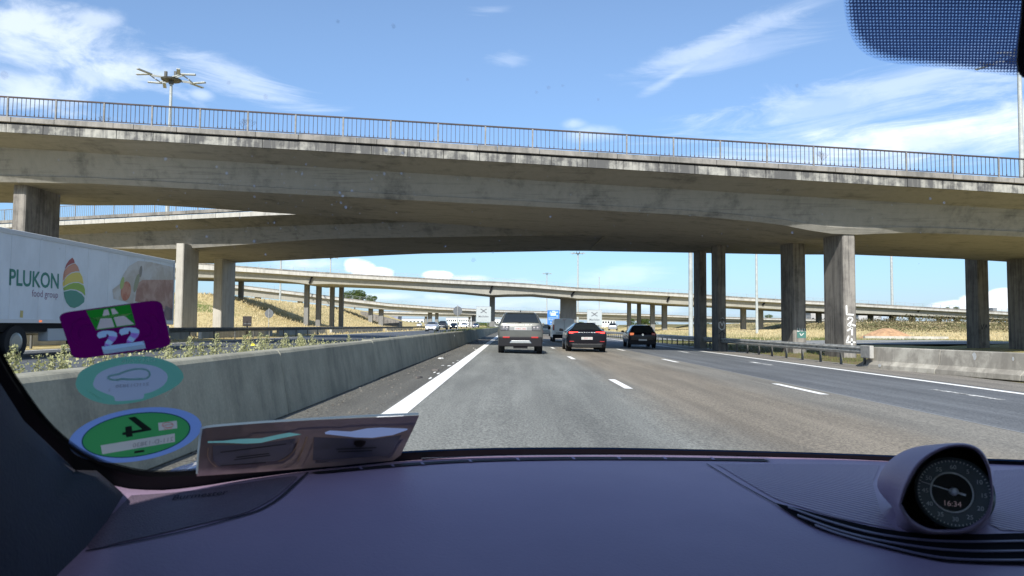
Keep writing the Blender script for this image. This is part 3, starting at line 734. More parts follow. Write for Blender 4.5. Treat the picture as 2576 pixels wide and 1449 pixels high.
# dark abutment under the viaducts at the embankment tail
a = px(880, 800, 262); c = px(985, 800, 262)
t = thing('abutment', 'dark shaded abutment wall under the viaducts at the tail of the embankment', 'abutment', (a.x, 280, -1.2))
MB().prism([(0, -1), (c.x - a.x, -1), (c.x - a.x, 2.6), (0, 6.3)], 0, 8).obj('abutment_wall', M['pier'], t)
# ------------------------------------------------------------------ vehicles
def paintm(name, col, metal=.6, rough=.28): return mat(name, col, rough, metal, coat=.35, spec=.4)
def car(name, label, group, loc, rotz, P, body_m, cat='car', front=False):
    """P: length L, half width W, roof H, floor g; belt, y0/z0 base of rear glass, y1 rear of roof, y2 front of roof, y3/z3 base of windscreen, z4 bonnet edge, wr half roof width"""
    t = thing(name, label, cat, loc, rotz, group)
    Lc, Wc, H, g, belt, y0, z0, y1, y2, y3, z3, z4, wr = [P[k] for k in ('L', 'W', 'H', 'g', 'belt', 'y0', 'z0', 'y1', 'y2', 'y3', 'z3', 'z4', 'wr')]
    sh = P.get('sh', .03)
    def sec(y, zb, w, zt, wt, zs=None, ws=None):
        zm = zb + (min(belt, zt) - zb) * .55; zs = zs if zs is not None else min(belt, zt - .04); ws = ws if ws is not None else w - sh
        half = [(0, zb), (w * .86, zb), (w * .97, zb + .07), (w, zm), (ws + .01, zs - .05), (ws, zs), (wt + .03, zt - .07), (wt, zt - .02), (wt * .8, zt + .008), (0, zt + .02)]
        return [(x, y, z) for x, z in half] + [(-x, y, z) for x, z in reversed(half[1:-1])]
    rows = [sec(0, g + .12, Wc * .84, z0 - .14, Wc * .62, ws=Wc * .80), sec(.035, g + .04, Wc * .93, z0 - .07, Wc * .76, ws=Wc * .90), sec(y0 * .5 + .03, g, Wc * .975, z0 - .02, Wc * .80, ws=Wc * .93),
            sec(y0 + .01, g, Wc * .985, z0, P.get('w0', Wc * .80), ws=Wc * .95)]
    n = 4
    for i in range(1, n + 1):
        f = i / n; zz = z0 + (H - .035 - z0) * (f ** P.get('curve', .92)); rows.append(sec(y0 + (y1 - y0) * f, g, Wc, zz, P.get('w0', Wc * .80) * (1 - f) + wr * f, zs=belt))
    rows.append(sec(y1 + .5, g, Wc, H, wr + .01, zs=belt)); rows.append(sec((y1 + y2) / 2 + .2, g, Wc, H, wr + .01, zs=belt)); rows.append(sec(y2, g, Wc, H - .03, wr, zs=belt))
    rows.append(sec(y2 + (y3 - y2) * .5, g, Wc, (H + z3) / 2 + .06, wr + .06, zs=belt)); rows.append(sec(y3, g, Wc, z3, Wc * .80, zs=z3 - .06))
    rows.append(sec(Lc * .5 + y3 * .5, g, Wc * .98, (z3 + z4) / 2 + .03, Wc * .78)); rows.append(sec(Lc - .22, g, Wc * .95, z4, Wc * .74)); rows.append(sec(Lc - .06, g + .03, Wc * .88, z4 - .12, Wc * .68)); rows.append(sec(Lc, g + .12, Wc * .76, z4 - .24, Wc * .6))
    body = MB().loft(rows).obj('body', body_m, t, smooth='auto')
    md = body.modifiers.new('sub', 'SUBSURF'); md.levels = 1; md.render_levels = 1
    def S(y, s):   # top surface width and height at y by linear search
        for a, c in zip(rows[:-1], rows[1:]):
            if a[0][1] <= y <= c[0][1]:
                f = (y - a[0][1]) / max(1e-6, c[0][1] - a[0][1]); k = s
                return tuple(a[k][j] * (1 - f) + c[k][j] * f for j in range(3))
        return rows[-1][s]
    # rear glass
    gb = MB(); m_ = 6; gr_ = []
    ins = P.get('ins', .05)
    for i in range(m_ + 1):
        f = i / m_; y = y0 + .02 + (y1 - .03 - y0) * f; p7 = S(y, 7)
        w = p7[0] - ins; zc = p7[2] + .035
        gr_.append([(-w, y - .012, zc - .012), (-w * .5, y - .018, zc + .004), (0, y - .02, zc + .008), (w * .5, y - .018, zc + .004), (w, y - .012, zc - .012)])
    gb.loft(gr_, closed=False, caps=False); gb.obj('rear_window', M['glass_d'], t, smooth=True)
    # side glass: two panes a side
    for s in (-1, 1):
        for a, c in P.get('side', ((y1 + .0, (y1 + y2) / 2 + .1), ((y1 + y2) / 2 + .18, y2 + .35))):
            q = MB(); g0, g1 = [], []
            for i in range(4):
                y = a + (c - a) * i / 3; lo = S(y, 5); hi = S(y, 6)
                g0.append((s * (lo[0] + .006), y, lo[2] + .025)); g1.append((s * (hi[0] + .022), y, hi[2] - .005))
            q.loft([g0, g1], closed=False, caps=False); q.obj('side_window', M['glass_d'], t, smooth=True, fix=False)
    # windscreen
    q = MB(); ww = []
    for i in range(4):
        f = i / 3; y = y2 + .05 + (y3 - .08 - y2) * f; p7 = S(y, 7); ww.append([(-p7[0] + .03, y + .012, p7[2] + .02), (0, y + .02, p7[2] + .045), (p7[0] - .03, y + .012, p7[2] + .02)])
    q.loft(ww, closed=False, caps=False); q.obj('windscreen', M['glass_d'], t, smooth=True, fix=False)
    # wheels
    r = P.get('r', .34); tw = P.get('tw', .24)
    for yw in (P.get('ra', .85), Lc - P.get('fa', .85)):
        for s in (-1, 1):
            xo = s * (Wc - .012); xi = s * (Wc - tw)
            wl = MB().tube((xi, yw, r), (xo - s * .03, yw, r), r, n=24); wl.tube((xo - s * .03, yw, r), (xo, yw, r), r, r * .86, n=24)
            wo = wl.obj('wheel', M['tyre'], t, smooth='auto')
            rm = MB()
            rm.tube((xo - s * .01, yw, r), (xo + s * .006, yw, r), r * .62, r * .58, n=20)
            rm.obj('rim', M['rim'], wo)
            MB().tube((xo - s * .06, yw, r + .02), (xo - s * .022, yw, r + .02), r + .05, n=24).obj('wheel_arch', M['black'], t)
    # mirrors
    for s in (-1, 1):
        ym = y2 + (y3 - y2) * .55 + .05
        mm = MB(); mm.hexa([(s * (Wc - .03), ym, belt - .02), (s * (Wc + .20), ym + .02, belt + .0), (s * (Wc + .19), ym + .13, belt + .02), (s * (Wc - .03), ym + .12, belt), (s * (Wc - .0), ym, belt + .12), (s * (Wc + .18), ym + .02, belt + .16), (s * (Wc + .16), ym + .13, belt + .14), (s * (Wc), ym + .12, belt + .12)])
        o = bevel(mm.obj('mirror', body_m, t), .03)
    return t
def panel(t, name, x0, x1, z0, z1, y, m, d=.03, bev=.008, x0t=None, x1t=None, ry=0.0):
    """bevelled block on the rear face, from z0 to z1; x0t, x1t give the top edge"""
    x0t = x0 if x0t is None else x0t; x1t = x1 if x1t is None else x1t
    b = MB().hexa([(x0, y - d, z0), (x1, y - d, z0), (x1, y + .12, z0), (x0, y + .12, z0), (x0t, y - d + ry, z1), (x1t, y - d + ry, z1), (x1t, y + .12, z1), (x0t, y + .12, z1)])
    o = b.obj(name, m, t); bevel(o, bev, 2); return o

champ = paintm('silver_beige_paint', (.11, .112, .10), .5, .35)
suv = car('suv', 'silver beige sport utility vehicle in the leftmost lane, dark bumper, seen from behind', None, (.37, 30.9, cross(.4)), 0,
          dict(L=4.6, W=.95, H=1.75, g=.32, belt=1.16, y0=.06, z0=1.27, y1=.34, y2=2.7, y3=3.55, z3=1.14, z4=.98, wr=.65, w0=.83, r=.37, tw=.26, ra=.82, fa=.9, sh=.015, ins=.045, curve=1.0), champ)
panel(suv, 'bumper', -.92, .92, .30, .71, .01, M['black'], .05, .04, -.89, .89)
panel(suv, 'skid_plate', -.47, .47, .44, .56, .0, M['chrome'], .06, .015, -.38, .38)
o = panel(suv, 'recess_panel', -.47, .47, .975, 1.13, .0, mat('pale_trim', (.27, .27, .26), .35, .3), .012, .01)
panel(suv, 'number_plate', -.26, .26, .985, 1.105, .0, M['plate'], .03, .004)
lettering('1HKC 382', M['print_red'], suv, (0, -.033, 1.015), (.10, 0, 0), (0, 0, .10))
for s in (-1, 1):
    panel(suv, 'tail_lamp', *sorted((s * .47, s * .84)), .965, 1.175, .0, M['smoke'], .02, .02)
    panel(suv, 'rear_reflector', *sorted((s * .45, s * .74)), 0.655, .72, .0, M['red_off'], .062, .01)
    for k in range(2): panel(suv, 'lamp_element', *sorted((s * (.52 + k * .14), s * (.61 + k * .14))), 1.02, 1.12, .0, mat('lamp_chrome', (.3, .28, .28), .3, .8), .024, .01)
lettering('DISCOVERY', mat('badge_silver', (.62, .61, .58), .4, .4), suv, (0, -.0, 1.19), (.145, 0, 0), (0, .012, .075), spacing=1.35)
MB().box(-.56, .26, 1.70, .56, .44, 1.745).obj('spoiler', champ, suv)
MB().bar((0.02, .05, 1.30), (-.34, .10, 1.345), .025).obj('wiper', M['black'], suv)
MB().prism([(-.02, 1.75), (.03, 1.75), (.01, 1.84), (-.01, 1.84)], .6, .75).obj('antenna', M['black'], suv)
MB().box(-.30, .02, .22, .30, .4, .34).obj('underbody', M['black'], suv)

blackp = mat('black_paint', (.006, .006, .009), .15, 0, spec=.25)
cou = car('sports_car', 'black low sports car with glowing red tail lamps and white letters between them', None, (3.62, 35.6, cross(3.6)), R(-1),
          dict(L=4.97, W=.985, H=1.41, g=.20, belt=.98, y0=.12, z0=1.05, y1=1.05, y2=2.7, y3=3.75, z3=1.0, z4=.76, wr=.52, w0=.74, r=.36, tw=.29, ra=.98, fa=.95, curve=.85), blackp)
for s in (-1, 1):
    panel(cou, 'tail_lamp', *sorted((s * .42, s * .86)), .895, .975, .03, M['red_on'], .01, .01)
    panel(cou, 'exhaust_trim', *sorted((s * .50, s * .78)), .34, .42, .02, M['black'], .04, .02)
    panel(cou, 'rear_reflector', *sorted((s * .62, s * .84)), .50, .53, .0, M['red_off'], .03, .004)
panel(cou, 'light_bar', -.42, .42, .905, .965, .03, M['smoke'], .006, .01)
lettering('PORSCHE', mat('badge_white', (.85, .85, .85), .4, emit=((1, 1, 1), .35)), cou, (0, .015, .912), (.135, 0, 0), (0, 0, .065), spacing=1.6)
panel(cou, 'number_plate', -.27, .27, .60, .725, .0, M['plate'], .03, .004)
lettering('1 DKF 112', M['print_red'], cou, (0, -.033, .63), (.10, 0, 0), (0, 0, .10))
panel(cou, 'diffuser', -.72, .72, .22, .40, .0, mat('gloss_black_trim', (.01, .01, .01), .25), .03, .02)
MB().box(-.50, .95, 1.385, .50, 1.12, 1.42).obj('spoiler', blackp, cou)

golf = car('hatchback', 'black hatchback in the right lane, rightmost car ahead, one orange tail lamp lit', None, (8.25, 46.6, cross(8.2)), R(-3),
           dict(L=4.26, W=.895, H=1.45, g=.22, belt=.95, y0=.08, z0=.95, y1=.50, y2=2.2, y3=3.1, z3=1.0, z4=.82, wr=.58, w0=.72, r=.32, tw=.22, ra=.75, fa=.85), blackp)
for s in (-1, 1): panel(golf, 'tail_lamp', *sorted((s * .55, s * .80)), .80, .96, .03, M['amber'] if s < 0 else M['red_off'], .01, .02)
panel(golf, 'number_plate', -.26, .26, .46, .57, .0, M['plate'], .03, .004)
v_, f_ = text_tris('VW'); b = MB(); b.tube((0, -.045, .84), (0, -.03, .84), .062, n=20); b.obj('emblem', M['chrome'], golf)
lettering('VW', M['print_blk'], golf, (0, -.048, .815), (.055, 0, 0), (0, 0, .065), name='emblem_letters')
panel(golf, 'bumper', -.84, .84, .22, .50, .0, M['black'], .02, .03)
MB().box(-.48, .42, 1.40, .48, .56, 1.44).obj('spoiler', blackp, golf)
MB().bar((0, .7, 1.44), (0, .62, 1.60), .012).obj('antenna', M['black'], golf)

# white van
whitep = paintm('white_van_paint', (.92, .92, .91), .0, .35)
vx, vy = 4.15, 58.5
van = thing('van', 'white panel van half hidden behind the black sports car, red lamp on its left edge', 'van', (vx, vy, cross(vx)))
def vsec(y, zb, w, zt, wt): return [(x, y, z) for x, z in [(-w * .9, zb), (-w, zb + .1), (-w, .95), (-w + .02, 1.05), (-wt - .06, zt - .25), (-wt, zt - .06), (-wt * .8, zt), (wt * .8, zt), (wt, zt - .06), (wt + .06, zt - .25), (w - .02, 1.05), (w, .95), (w, zb + .1), (w * .9, zb)]]
MB().loft([vsec(0, .38, .86, 1.78, .70), vsec(.05, .30, .92, 1.84, .76), vsec(1.2, .28, .92, 1.86, .78), vsec(2.8, .28, .92, 1.84, .76), vsec(3.5, .28, .92, 1.25, .76), vsec(4.3, .28, .88, .95, .70)]).obj('body', whitep, van, smooth='auto')
panel(van, 'bumper', -.90, .90, .30, .60, .0, M['black'], .05, .04)
for s in (-1, 1):
    panel(van, 'tail_lamp', *sorted((s * .78, s * .90)), .92, 1.38, .0, M['red_off'], .025, .02)
    w_ = MB().tube((s * .68, .75, .32), (s * .91, .75, .32), .32, n=20).obj('wheel', M['tyre'], van); MB().tube((s * .90, .75, .32), (s * .915, .75, .32), .2, n=16).obj('rim', M['rim'], w_)
    w_ = MB().tube((s * .68, 3.4, .32), (s * .91, 3.4, .32), .32, n=20).obj('wheel', M['tyre'], van)
    bevel(MB().box(*sorted((s * .92, s * 1.14))[:1], 2.9, .98, sorted((s * .92, s * 1.14))[1], 3.05, 1.25).obj('mirror', M['black'], van), .03)
    MB().box(s * .36 - .16, -.035, .70, s * .36 + .16, .0, .74).obj('door_handle', mat('grey_trim', (.3, .3, .3), .5), van) if s < 0 else None
MB().box(-.006, -.012, .55, .006, .01, 1.76).obj('door_seam', M['black'], van)
panel(van, 'number_plate', -.66, -.16, .66, .77, .0, M['plate'], .03, .004)
MB().box(-.12, -.02, 1.74, .12, .02, 1.77).obj('brake_lamp', M['red_off'], van)

# car ahead of the suv, only its right half showing
navy = paintm('dark_blue_paint', (.03, .045, .06), .3, .2)
dk = car('hatchback', 'dark blue car far ahead, glimpsed between the beige sport utility vehicle and the white van', None, (4.15, 93.0, cross(4.3)), 0,
         dict(L=4.3, W=.92, H=1.5, g=.22, belt=.98, y0=.08, z0=.98, y1=.5, y2=2.2, y3=3.1, z3=1.0, z4=.85, wr=.6, w0=.74, r=.33), navy)
for s in (-1, 1): panel(dk, 'tail_lamp', *sorted((s * .55, s * .85)), .82, .94, .03, M['red_off'], .01, .02)

# oncoming cars
def oncoming(label, x, Y, yb, col, kind, lamps=True, cat='car', name='hatchback'):
    p = px(x, yb, Y); X = p.x; D = dict(L=4.3, W=.90, H=1.48, g=.2, belt=.95, y0=.1, z0=1.0, y1=.6, y2=2.2, y3=3.15, z3=1.0, z4=.80, wr=.58, w0=.72, r=.32)
    if kind == 'suv': D.update(H=1.75, belt=1.1, z0=1.2, z3=1.15, z4=1.0, r=.37, W=.95, g=.3)
    # rotated by 180 degrees: the nose looks at us
    c = car(name, label, 'cars coming the other way', (X, Y + D['L'], p.z), pi, D, paintm('oncoming_paint_%d' % int(x), col, .4, .3), cat)
    for s in (-1, 1):
        zz = D['z4'] - .22
        bevel(MB().hexa([(s * .48, D['L'] - .12, zz), (s * .80, D['L'] - .25, zz), (s * .80, D['L'] - .14, zz + .02), (s * .48, D['L'] + .01, zz), (s * .50, D['L'] - .2, zz + .14), (s * .80, D['L'] - .3, zz + .15), (s * .80, D['L'] - .18, zz + .15), (s * .50, D['L'] - .05, zz + .13)]).obj('headlamp', M['head_on'] if lamps else M['smoke'], c), .02)
    bevel(MB().box(-.40, D['L'] - .1, .30, .40, D['L'] + .01, .48).obj('grille', M['black'], c), .02)
    panel_y = D['L'] + .02
    MB().box(-.26, panel_y - .03, .42, .26, panel_y, .53).obj('number_plate', M['plate'], c)
    return c
oncoming('silver oncoming car, nearest on the opposite carriageway, beside the median weeds', 1083, 112, 834, (.45, .47, .50), 'car')
oncoming('dark oncoming sport utility vehicle right behind the silver oncoming car', 1111, 148, 829, (.03, .035, .04), 'suv', False, name='suv')
oncoming('black oncoming car with bright lamps, third in the oncoming queue', 1140, 175, 828, (.02, .02, .022), 'car')
oncoming('pale oncoming car, fourth in the queue, left of the dark blue one', 1166, 215, 825, (.55, .56, .55), 'car')
oncoming('dark blue oncoming car just left of the left white sign', 1196, 235, 824.5, (.03, .05, .09), 'car')
oncoming('small white car far off among the left slip traffic, left of the oncoming queue', 1053, 300, 822, (.7, .7, .7), 'car', False)
p = px(1541, 831, 150)
sl = car('estate_car', 'silver grey car far right beyond the guardrail, before the dry field', None, (p.x, 150, p.z), R(-10), dict(L=4.4, W=.9, H=1.45, g=.2, belt=.95, y0=.1, z0=1.0, y1=.6, y2=2.4, y3=3.2, z3=1.0, z4=.85, wr=.6, w0=.72, r=.32), paintm('grey_paint', (.35, .36, .37), .5, .3))

# ------------------------------------------------------------------ white refrigerated lorry on the other carriageway
TX = -15.25
tr = thing('lorry', 'white refrigerated lorry trailer at far left with green lettering, leaf emblem and food picture', 'lorry', (TX, 33.3, 0))
trail_m = mat('trailer_white_panel', (.68, .72, .75), .35, 0, .08, 1.2, stretch=(1, 1, .6))
tz0, tz1 = -.02, 2.84
bevel(MB().box(-2.55, -13.7, tz0, 0, 0, tz1).obj('box_body', trail_m, tr), .04)
MB().box(-.02, -13.7, tz1 - .16, .025, 0, tz1 - .02).obj('top_rail', mat('trim_aluminium', (.6, .62, .64), .4, .3), tr)
MB().box(-.02, -13.7, tz0, .03, 0, tz0 + .12).obj('bottom_rail', mat('trim_aluminium_low', (.62, .64, .66), .35, .3), tr)
MB().box(-.02, -.08, tz0, .028, .02, tz1).obj('corner_post', mat('trim_aluminium_post', (.5, .52, .54), .4, .3), tr)
def tp(x, y, off=.006):
    """picture position on the trailer side -> local coordinates"""
    d = px(x, y, 1.0); s = TX / d.x; return Vector((off, d.y * s - 33.3, d.z * s))
def tprint(name, pts, m, off=.006):
    b = MB(); b.poly([tp(x, y, off) for x, y in pts]); return b.obj(name, m, tr, fix=False)
def rz(x, y): return (x / 3.22 / 1.1646, (550 + y / 3.22) / 1.1646)        # from a close look of the lorry
pr = lambda nm, c: mat(nm, c, .5)
a0, a1, a2 = tp(*rz(78, 915)), tp(*rz(552, 950)), tp(*rz(82, 760))
v, f = text_tris('PLUKON', align='LEFT', bold=True); wmax = max(q[0] for q in v); hmax = max(q[1] for q in v)
o0 = a0; ux = (a1 - a0) / wmax; uy = (a2 - a0) / hmax
b = MB(); b.v = [tuple(o0 + ux * q[0] + uy * q[1]) for q in v]; b.f = f; b.obj('lettering', pr('print_green', (.05, .22, .17)), tr, fix=False)
v, f = text_tris('food group', align='LEFT'); wmax = max(q[0] for q in v)
a0, a1, a2 = tp(*rz(298, 1026)), tp(*rz(545, 1040)), tp(*rz(300, 955))
ux = (a1 - a0) / wmax; uy = (a2 - a0) / .75
b = MB(); b.v = [tuple(a0 + ux * q[0] + uy * q[1]) for q in v]; b.f = f; b.obj('lettering', pr('print_mauve', (.28, .16, .24)), tr, fix=False)
leaf = [((680, 660), (650, 680), (622, 720), (606, 765), (640, 728), (672, 712), (704, 708), (697, 680)), None]
tprint('leaf_band', [rz(*q) for q in [(680, 660), (650, 685), (625, 722), (606, 775), (640, 735), (670, 718), (704, 708), (697, 680)]], pr('print_dull_red', (.38, .11, .11)))
tprint('leaf_band', [rz(*q) for q in [(604, 785), (640, 742), (675, 722), (708, 714), (735, 745), (750, 790), (715, 788), (670, 800), (630, 828), (592, 880), (594, 835)]], pr('print_salmon', (.62, .30, .20)))
tprint('leaf_band', [rz(*q) for q in [(592, 890), (630, 838), (672, 808), (715, 798), (752, 800), (775, 840), (788, 910), (740, 888), (690, 890), (645, 905), (594, 935), (590, 912)]], pr('print_yellow', (.72, .58, .14)))
tprint('leaf_band', [rz(*q) for q in [(594, 945), (645, 914), (690, 898), (740, 898), (788, 922), (800, 960), (803, 1020), (770, 985), (720, 962), (665, 956), (600, 972)]], pr('print_light_green', (.30, .46, .09)))
tprint('leaf_band', [rz(*q) for q in [(598, 982), (665, 966), (718, 972), (768, 1002), (797, 1040), (792, 1080), (745, 1118), (700, 1135), (660, 1125), (625, 1085), (605, 1030)]], pr('print_deep_green', (.08, .28, .21)))
tprint('yellow_label', [rz(*q) for q in [(190, 1158), (217, 1160), (213, 1226), (185, 1223)]], pr('label_yellow', (.55, .45, .18)), .008)
# the food picture: soft blots of print
def blot_mat(name, c1, c2, sc):
    m = bpy.data.materials.new(name); m.use_nodes = True; n = NT(m.node_tree)
    obj = n.n('ShaderNodeTexCoord').outputs['Object']; f = n.noise(obj, sc, 4, .6, .6)
    b_ = n.n('ShaderNodeBsdfPrincipled', {'Base Color': n.mix(n.ramp(f, .36, .64), c4(c1), c4(c2)), 'Roughness': .5})
    n.t.links.new(b_.outputs[0], n.n('ShaderNodeOutputMaterial').inputs[0]); return m
def ell(cx, cy, rx, ry, rot=0, n=22): return [rz(cx + rx * cos(a) * cos(rot) - ry * sin(a) * sin(rot), cy + rx * cos(a) * sin(rot) + ry * sin(a) * cos(rot)) for a in [2 * pi * k / n for k in range(n)]]
tprint('food_picture', [rz(*q) for q in [(1130, 905), (1155, 830), (1215, 740), (1300, 690), (1420, 700), (1635, 750), (1632, 1292), (1530, 1290), (1270, 1110), (1170, 1070), (1070, 1050), (1060, 960)]], blot_mat('food_print_pale', (.52, .47, .40), (.62, .60, .56), 1.4), .007)
tprint('food_picture', [rz(*q) for q in [(1300, 900), (1340, 870), (1634, 868), (1632, 1200), (1500, 1120), (1270, 1070), (1282, 980)]], blot_mat('food_print_bun', (.36, .19, .14), (.50, .32, .25), 1.8), .009)
tprint('food_picture', [rz(*q) for q in [(1560, 1110), (1634, 1150), (1628, 1245), (1570, 1250), (1540, 1180)]], blot_mat('food_print_dark', (.13, .10, .10), (.25, .18, .16), 2.0), .011)
tprint('food_picture', ell(1185, 975, 48, 92, .12), blot_mat('food_print_tomato', (.50, .16, .09), (.60, .30, .20), 2.5), .010)
tprint('food_picture', ell(1150, 900, 18, 60, .2), pr('food_print_lettuce', (.42, .52, .18)), .012)
tprint('food_picture', ell(1285, 900, 20, 90, .25), pr('food_print_leaf', (.33, .34, .22)), .012)
tprint('food_picture', ell(1325, 790, 14, 55, .1), pr('food_print_shadow', (.27, .25, .22)), .012)
for y in (-12.2, -9.4, -6.6, -3.8, -1.0): MB().box(.028, y - .06, tz0 + .03, .05, y + .06, tz0 + .09).obj('marker_lamp', M['amber'], tr)
for k in range(10): MB().box(.0, -13.6 + k * 1.36, tz0 + .14, .006, -13.585 + k * 1.36, tz1 - .18).obj('panel_seam', bpy.data.materials['trim_aluminium_low'], tr)
# chassis, wheels, tanks
MB().box(-2.4, -13.4, -.30, -.15, -.3, tz0).obj('chassis', M['black'], tr)
for y in (-13.0, -11.7, -10.4, -1.9):
    for s in (0, 1):
        x0 = -.06 - s * 2.1; w_ = MB().tube((x0, y, -.62), (x0 - .34, y, -.62), .52, n=28).obj('wheel', M['tyre'], tr, smooth='auto')
        MB().tube((x0 + .005, y, -.62), (x0 + .02, y, -.62), .30, .22, n=20).obj('rim', M['rim'], w_)
for (y0_, y1_, z0_, z1_, m_, nm) in [(-8.75, -7.3, -.62, -.20, mat('side_box_paint', (.5, .52, .52), .5), 'tool_box'), (-7.2, -3.4, -.75, -.25, M['black'], 'side_guard'), (-.5, -.1, -.55, -.10, mat('mudguard', (.25, .27, .3), .6), 'mudguard'), (-12.6, -12.1, -.95, -.35, M['black'], 'mudflap')]:
    bevel(MB().box(-.45, y0_, z0_, -.10, y1_, z1_).obj(nm, m_, tr), .02)
MB().box(-2.3, -.30, -.62, -.2, -.18, -.50).obj('rear_bumper', mat('rear_bumper_paint', (.4, .42, .44), .5), tr)
MB().tube((-.25, -.2, -.3), (-.25, .02, -.3), .06).obj('tail_lamp', M['red_off'], tr)
# tractor unit (its nose is towards us, beyond the left edge)
tu = MB(); tu.box(-2.5, -20.0, -.75, 0, -14.6, -.1); tu.box(-2.5, -20.0, -.1, -.0, -17.8, 2.4); bevel(tu.obj('tractor_cab', trail_m, tr), .06)

# ------------------------------------------------------------------ signs
def board(name, label, xc, w_px, y0, y1, Y, face_m, rot=0.0, group=None, post=True, frame=None, thick=.06, legs=2, zbot=None):
    a = px(xc - w_px / 2, y1, Y); c = px(xc + w_px / 2, y0, Y); w = c.x - a.x; h = c.z - a.z
    zg = zbot if zbot is not None else min(gz((a.x + c.x) / 2, Y), a.z - .3)
    t = thing(name, label, 'road sign', ((a.x + c.x) / 2, Y, zg), rot, group)
    bz = a.z - zg
    bevel(MB().box(-w / 2, 0, bz, w / 2, thick, bz + h).obj('panel', face_m, t), .02)
    if frame:
        for (x0, z0, x1, z1) in ((-w / 2, bz, w / 2, bz + .05), (-w / 2, bz + h - .05, w / 2, bz + h), (-w / 2, bz, -w / 2 + .05, bz + h), (w / 2 - .05, bz, w / 2, bz + h)):
            MB().box(x0, -.012, z0, x1, .0, z1).obj('frame', frame, t)
    for k in range(legs):
        xx = 0 if legs == 1 else (-w * .3 + k * w * .6)
        MB().box(xx - .05, thick + .002, -.6, xx + .05, thick + .10, bz + h * .9).obj('post', M['galv_d'], t)
    return t, w, h, bz
wf = mat('sign_white_face', (.36, .40, .40), .5); sg = mat('sign_grey_print', (.13, .14, .15), .6); fr_m = mat('sign_rim', (.30, .34, .33), .5)
for (xc, y0, y1, Y, lab) in [(1216.5, 771, 810, 110, 'left of two white signs with crossing symbol, left of the silver beige vehicle'),
                             (1495.5, 779.5, 818, 116, 'right of two white signs with crossing symbol, above the black sports car')]:
    t, w, h, bz = board('interchange_sign', lab, xc, 37.5, y0, y1, Y, wf, frame=fr_m, group='white interchange signs')
    s = w / 2.2
    cz = bz + h * .71
    for sx_ in (-1, 1):
        for sz_ in (-1, 1):
            b = MB(); pts = [(0.0, 0.05), (.14, .12), (.30, .24), (.46, .30)]
            for q, r_ in zip(pts[:-1], pts[1:]): b.bar((sx_ * q[0] * s, -.008, cz + sz_ * (q[1] - .02) * s), (sx_ * r_[0] * s, -.008, cz + sz_ * (r_[1] - .02) * s), .13 * s, .012, (0, 1, 0))
            b.obj('crossing_symbol', sg, t, fix=False)
    lettering('Machelen', sg, t, (0, -.008, bz + h * .30), (.40 * s, 0, 0), (0, 0, .42 * s), bold=True)
    lettering('1000m', mat('sign_grey_print_thin', (.33, .35, .36), .6), t, (0, -.008, bz + h * .08), (.36 * s, 0, 0), (0, 0, .34 * s))
t, w, h, bz = board('direction_sign', 'blue direction sign with pale diagram, left of the broad dark viaduct pier', 1392, 30, 780.5, 817, 255, mat('sign_blue', (.03, .16, .52), .5), frame=mat('sign_blue_rim', (.10, .25, .6), .5))
wp = mat('sign_pale_print', (.45, .55, .68), .6)
for (x0, z0, x1, z1) in [(-.24, .62, .22, .84), (-.30, .72, -.20, .90), (.10, .84, .40, .90), (-.42, .46, .42, .485), (-.12, .88, .16, .95), (.24, .58, .40, .64)]:
    MB().box(x0 * w, -.03, bz + z0 * h, x1 * w, -.001, bz + z1 * h).obj('diagram', wp, t)
lettering('Antwerpen', wp, t, (0, -.02, bz + h * .32), (.75, 0, 0), (0, 0, .8)); lettering('Brussel', wp, t, (0, -.02, bz + h * .12), (.75, 0, 0), (0, 0, .8))
t, w, h, bz = board('sign_back', 'small black square sign seen from its back beyond the opposite guardrail', 621.5, 23, 795.5, 821, 63, mat('sign_back_dark', (.022, .018, .018), .6, 0, .3, 8), legs=1, zbot=-1.1)
MB().box(-w * .35, -.02, bz + h * .22, w * .48, -.001, bz + h * .30).obj('bracket', M['signback'], t)
MB().box(-.03, -.03, -.4, .03, -.001, bz + h * .5).obj('clamp_post', M['black'], t)
for (xc, yc, r_, Y, yt, yb, lab) in [(1151.5, 782, 11.5, 105, 765, 826, 'dark round sign back on a thin post left of the left white sign'), (677, 789, 11, 100, 775, 800, 'grey round sign back on the shaded embankment slope')]:
    c = px(xc, yc, Y); rr = r_ / FPX * Y; zg = gz(c.x, Y) ; t = thing('round_sign', lab, 'road sign', (c.x, Y, zg))
    MB().tube((0, 0, c.z - zg), (0, .03, c.z - zg), rr, n=28).obj('disc', M['signback'], t)
    MB().tube((0, -.06, -.5), (0, -.06, c.z - zg + rr * 1.25), .05, n=8).obj('post', M['galv'], t)

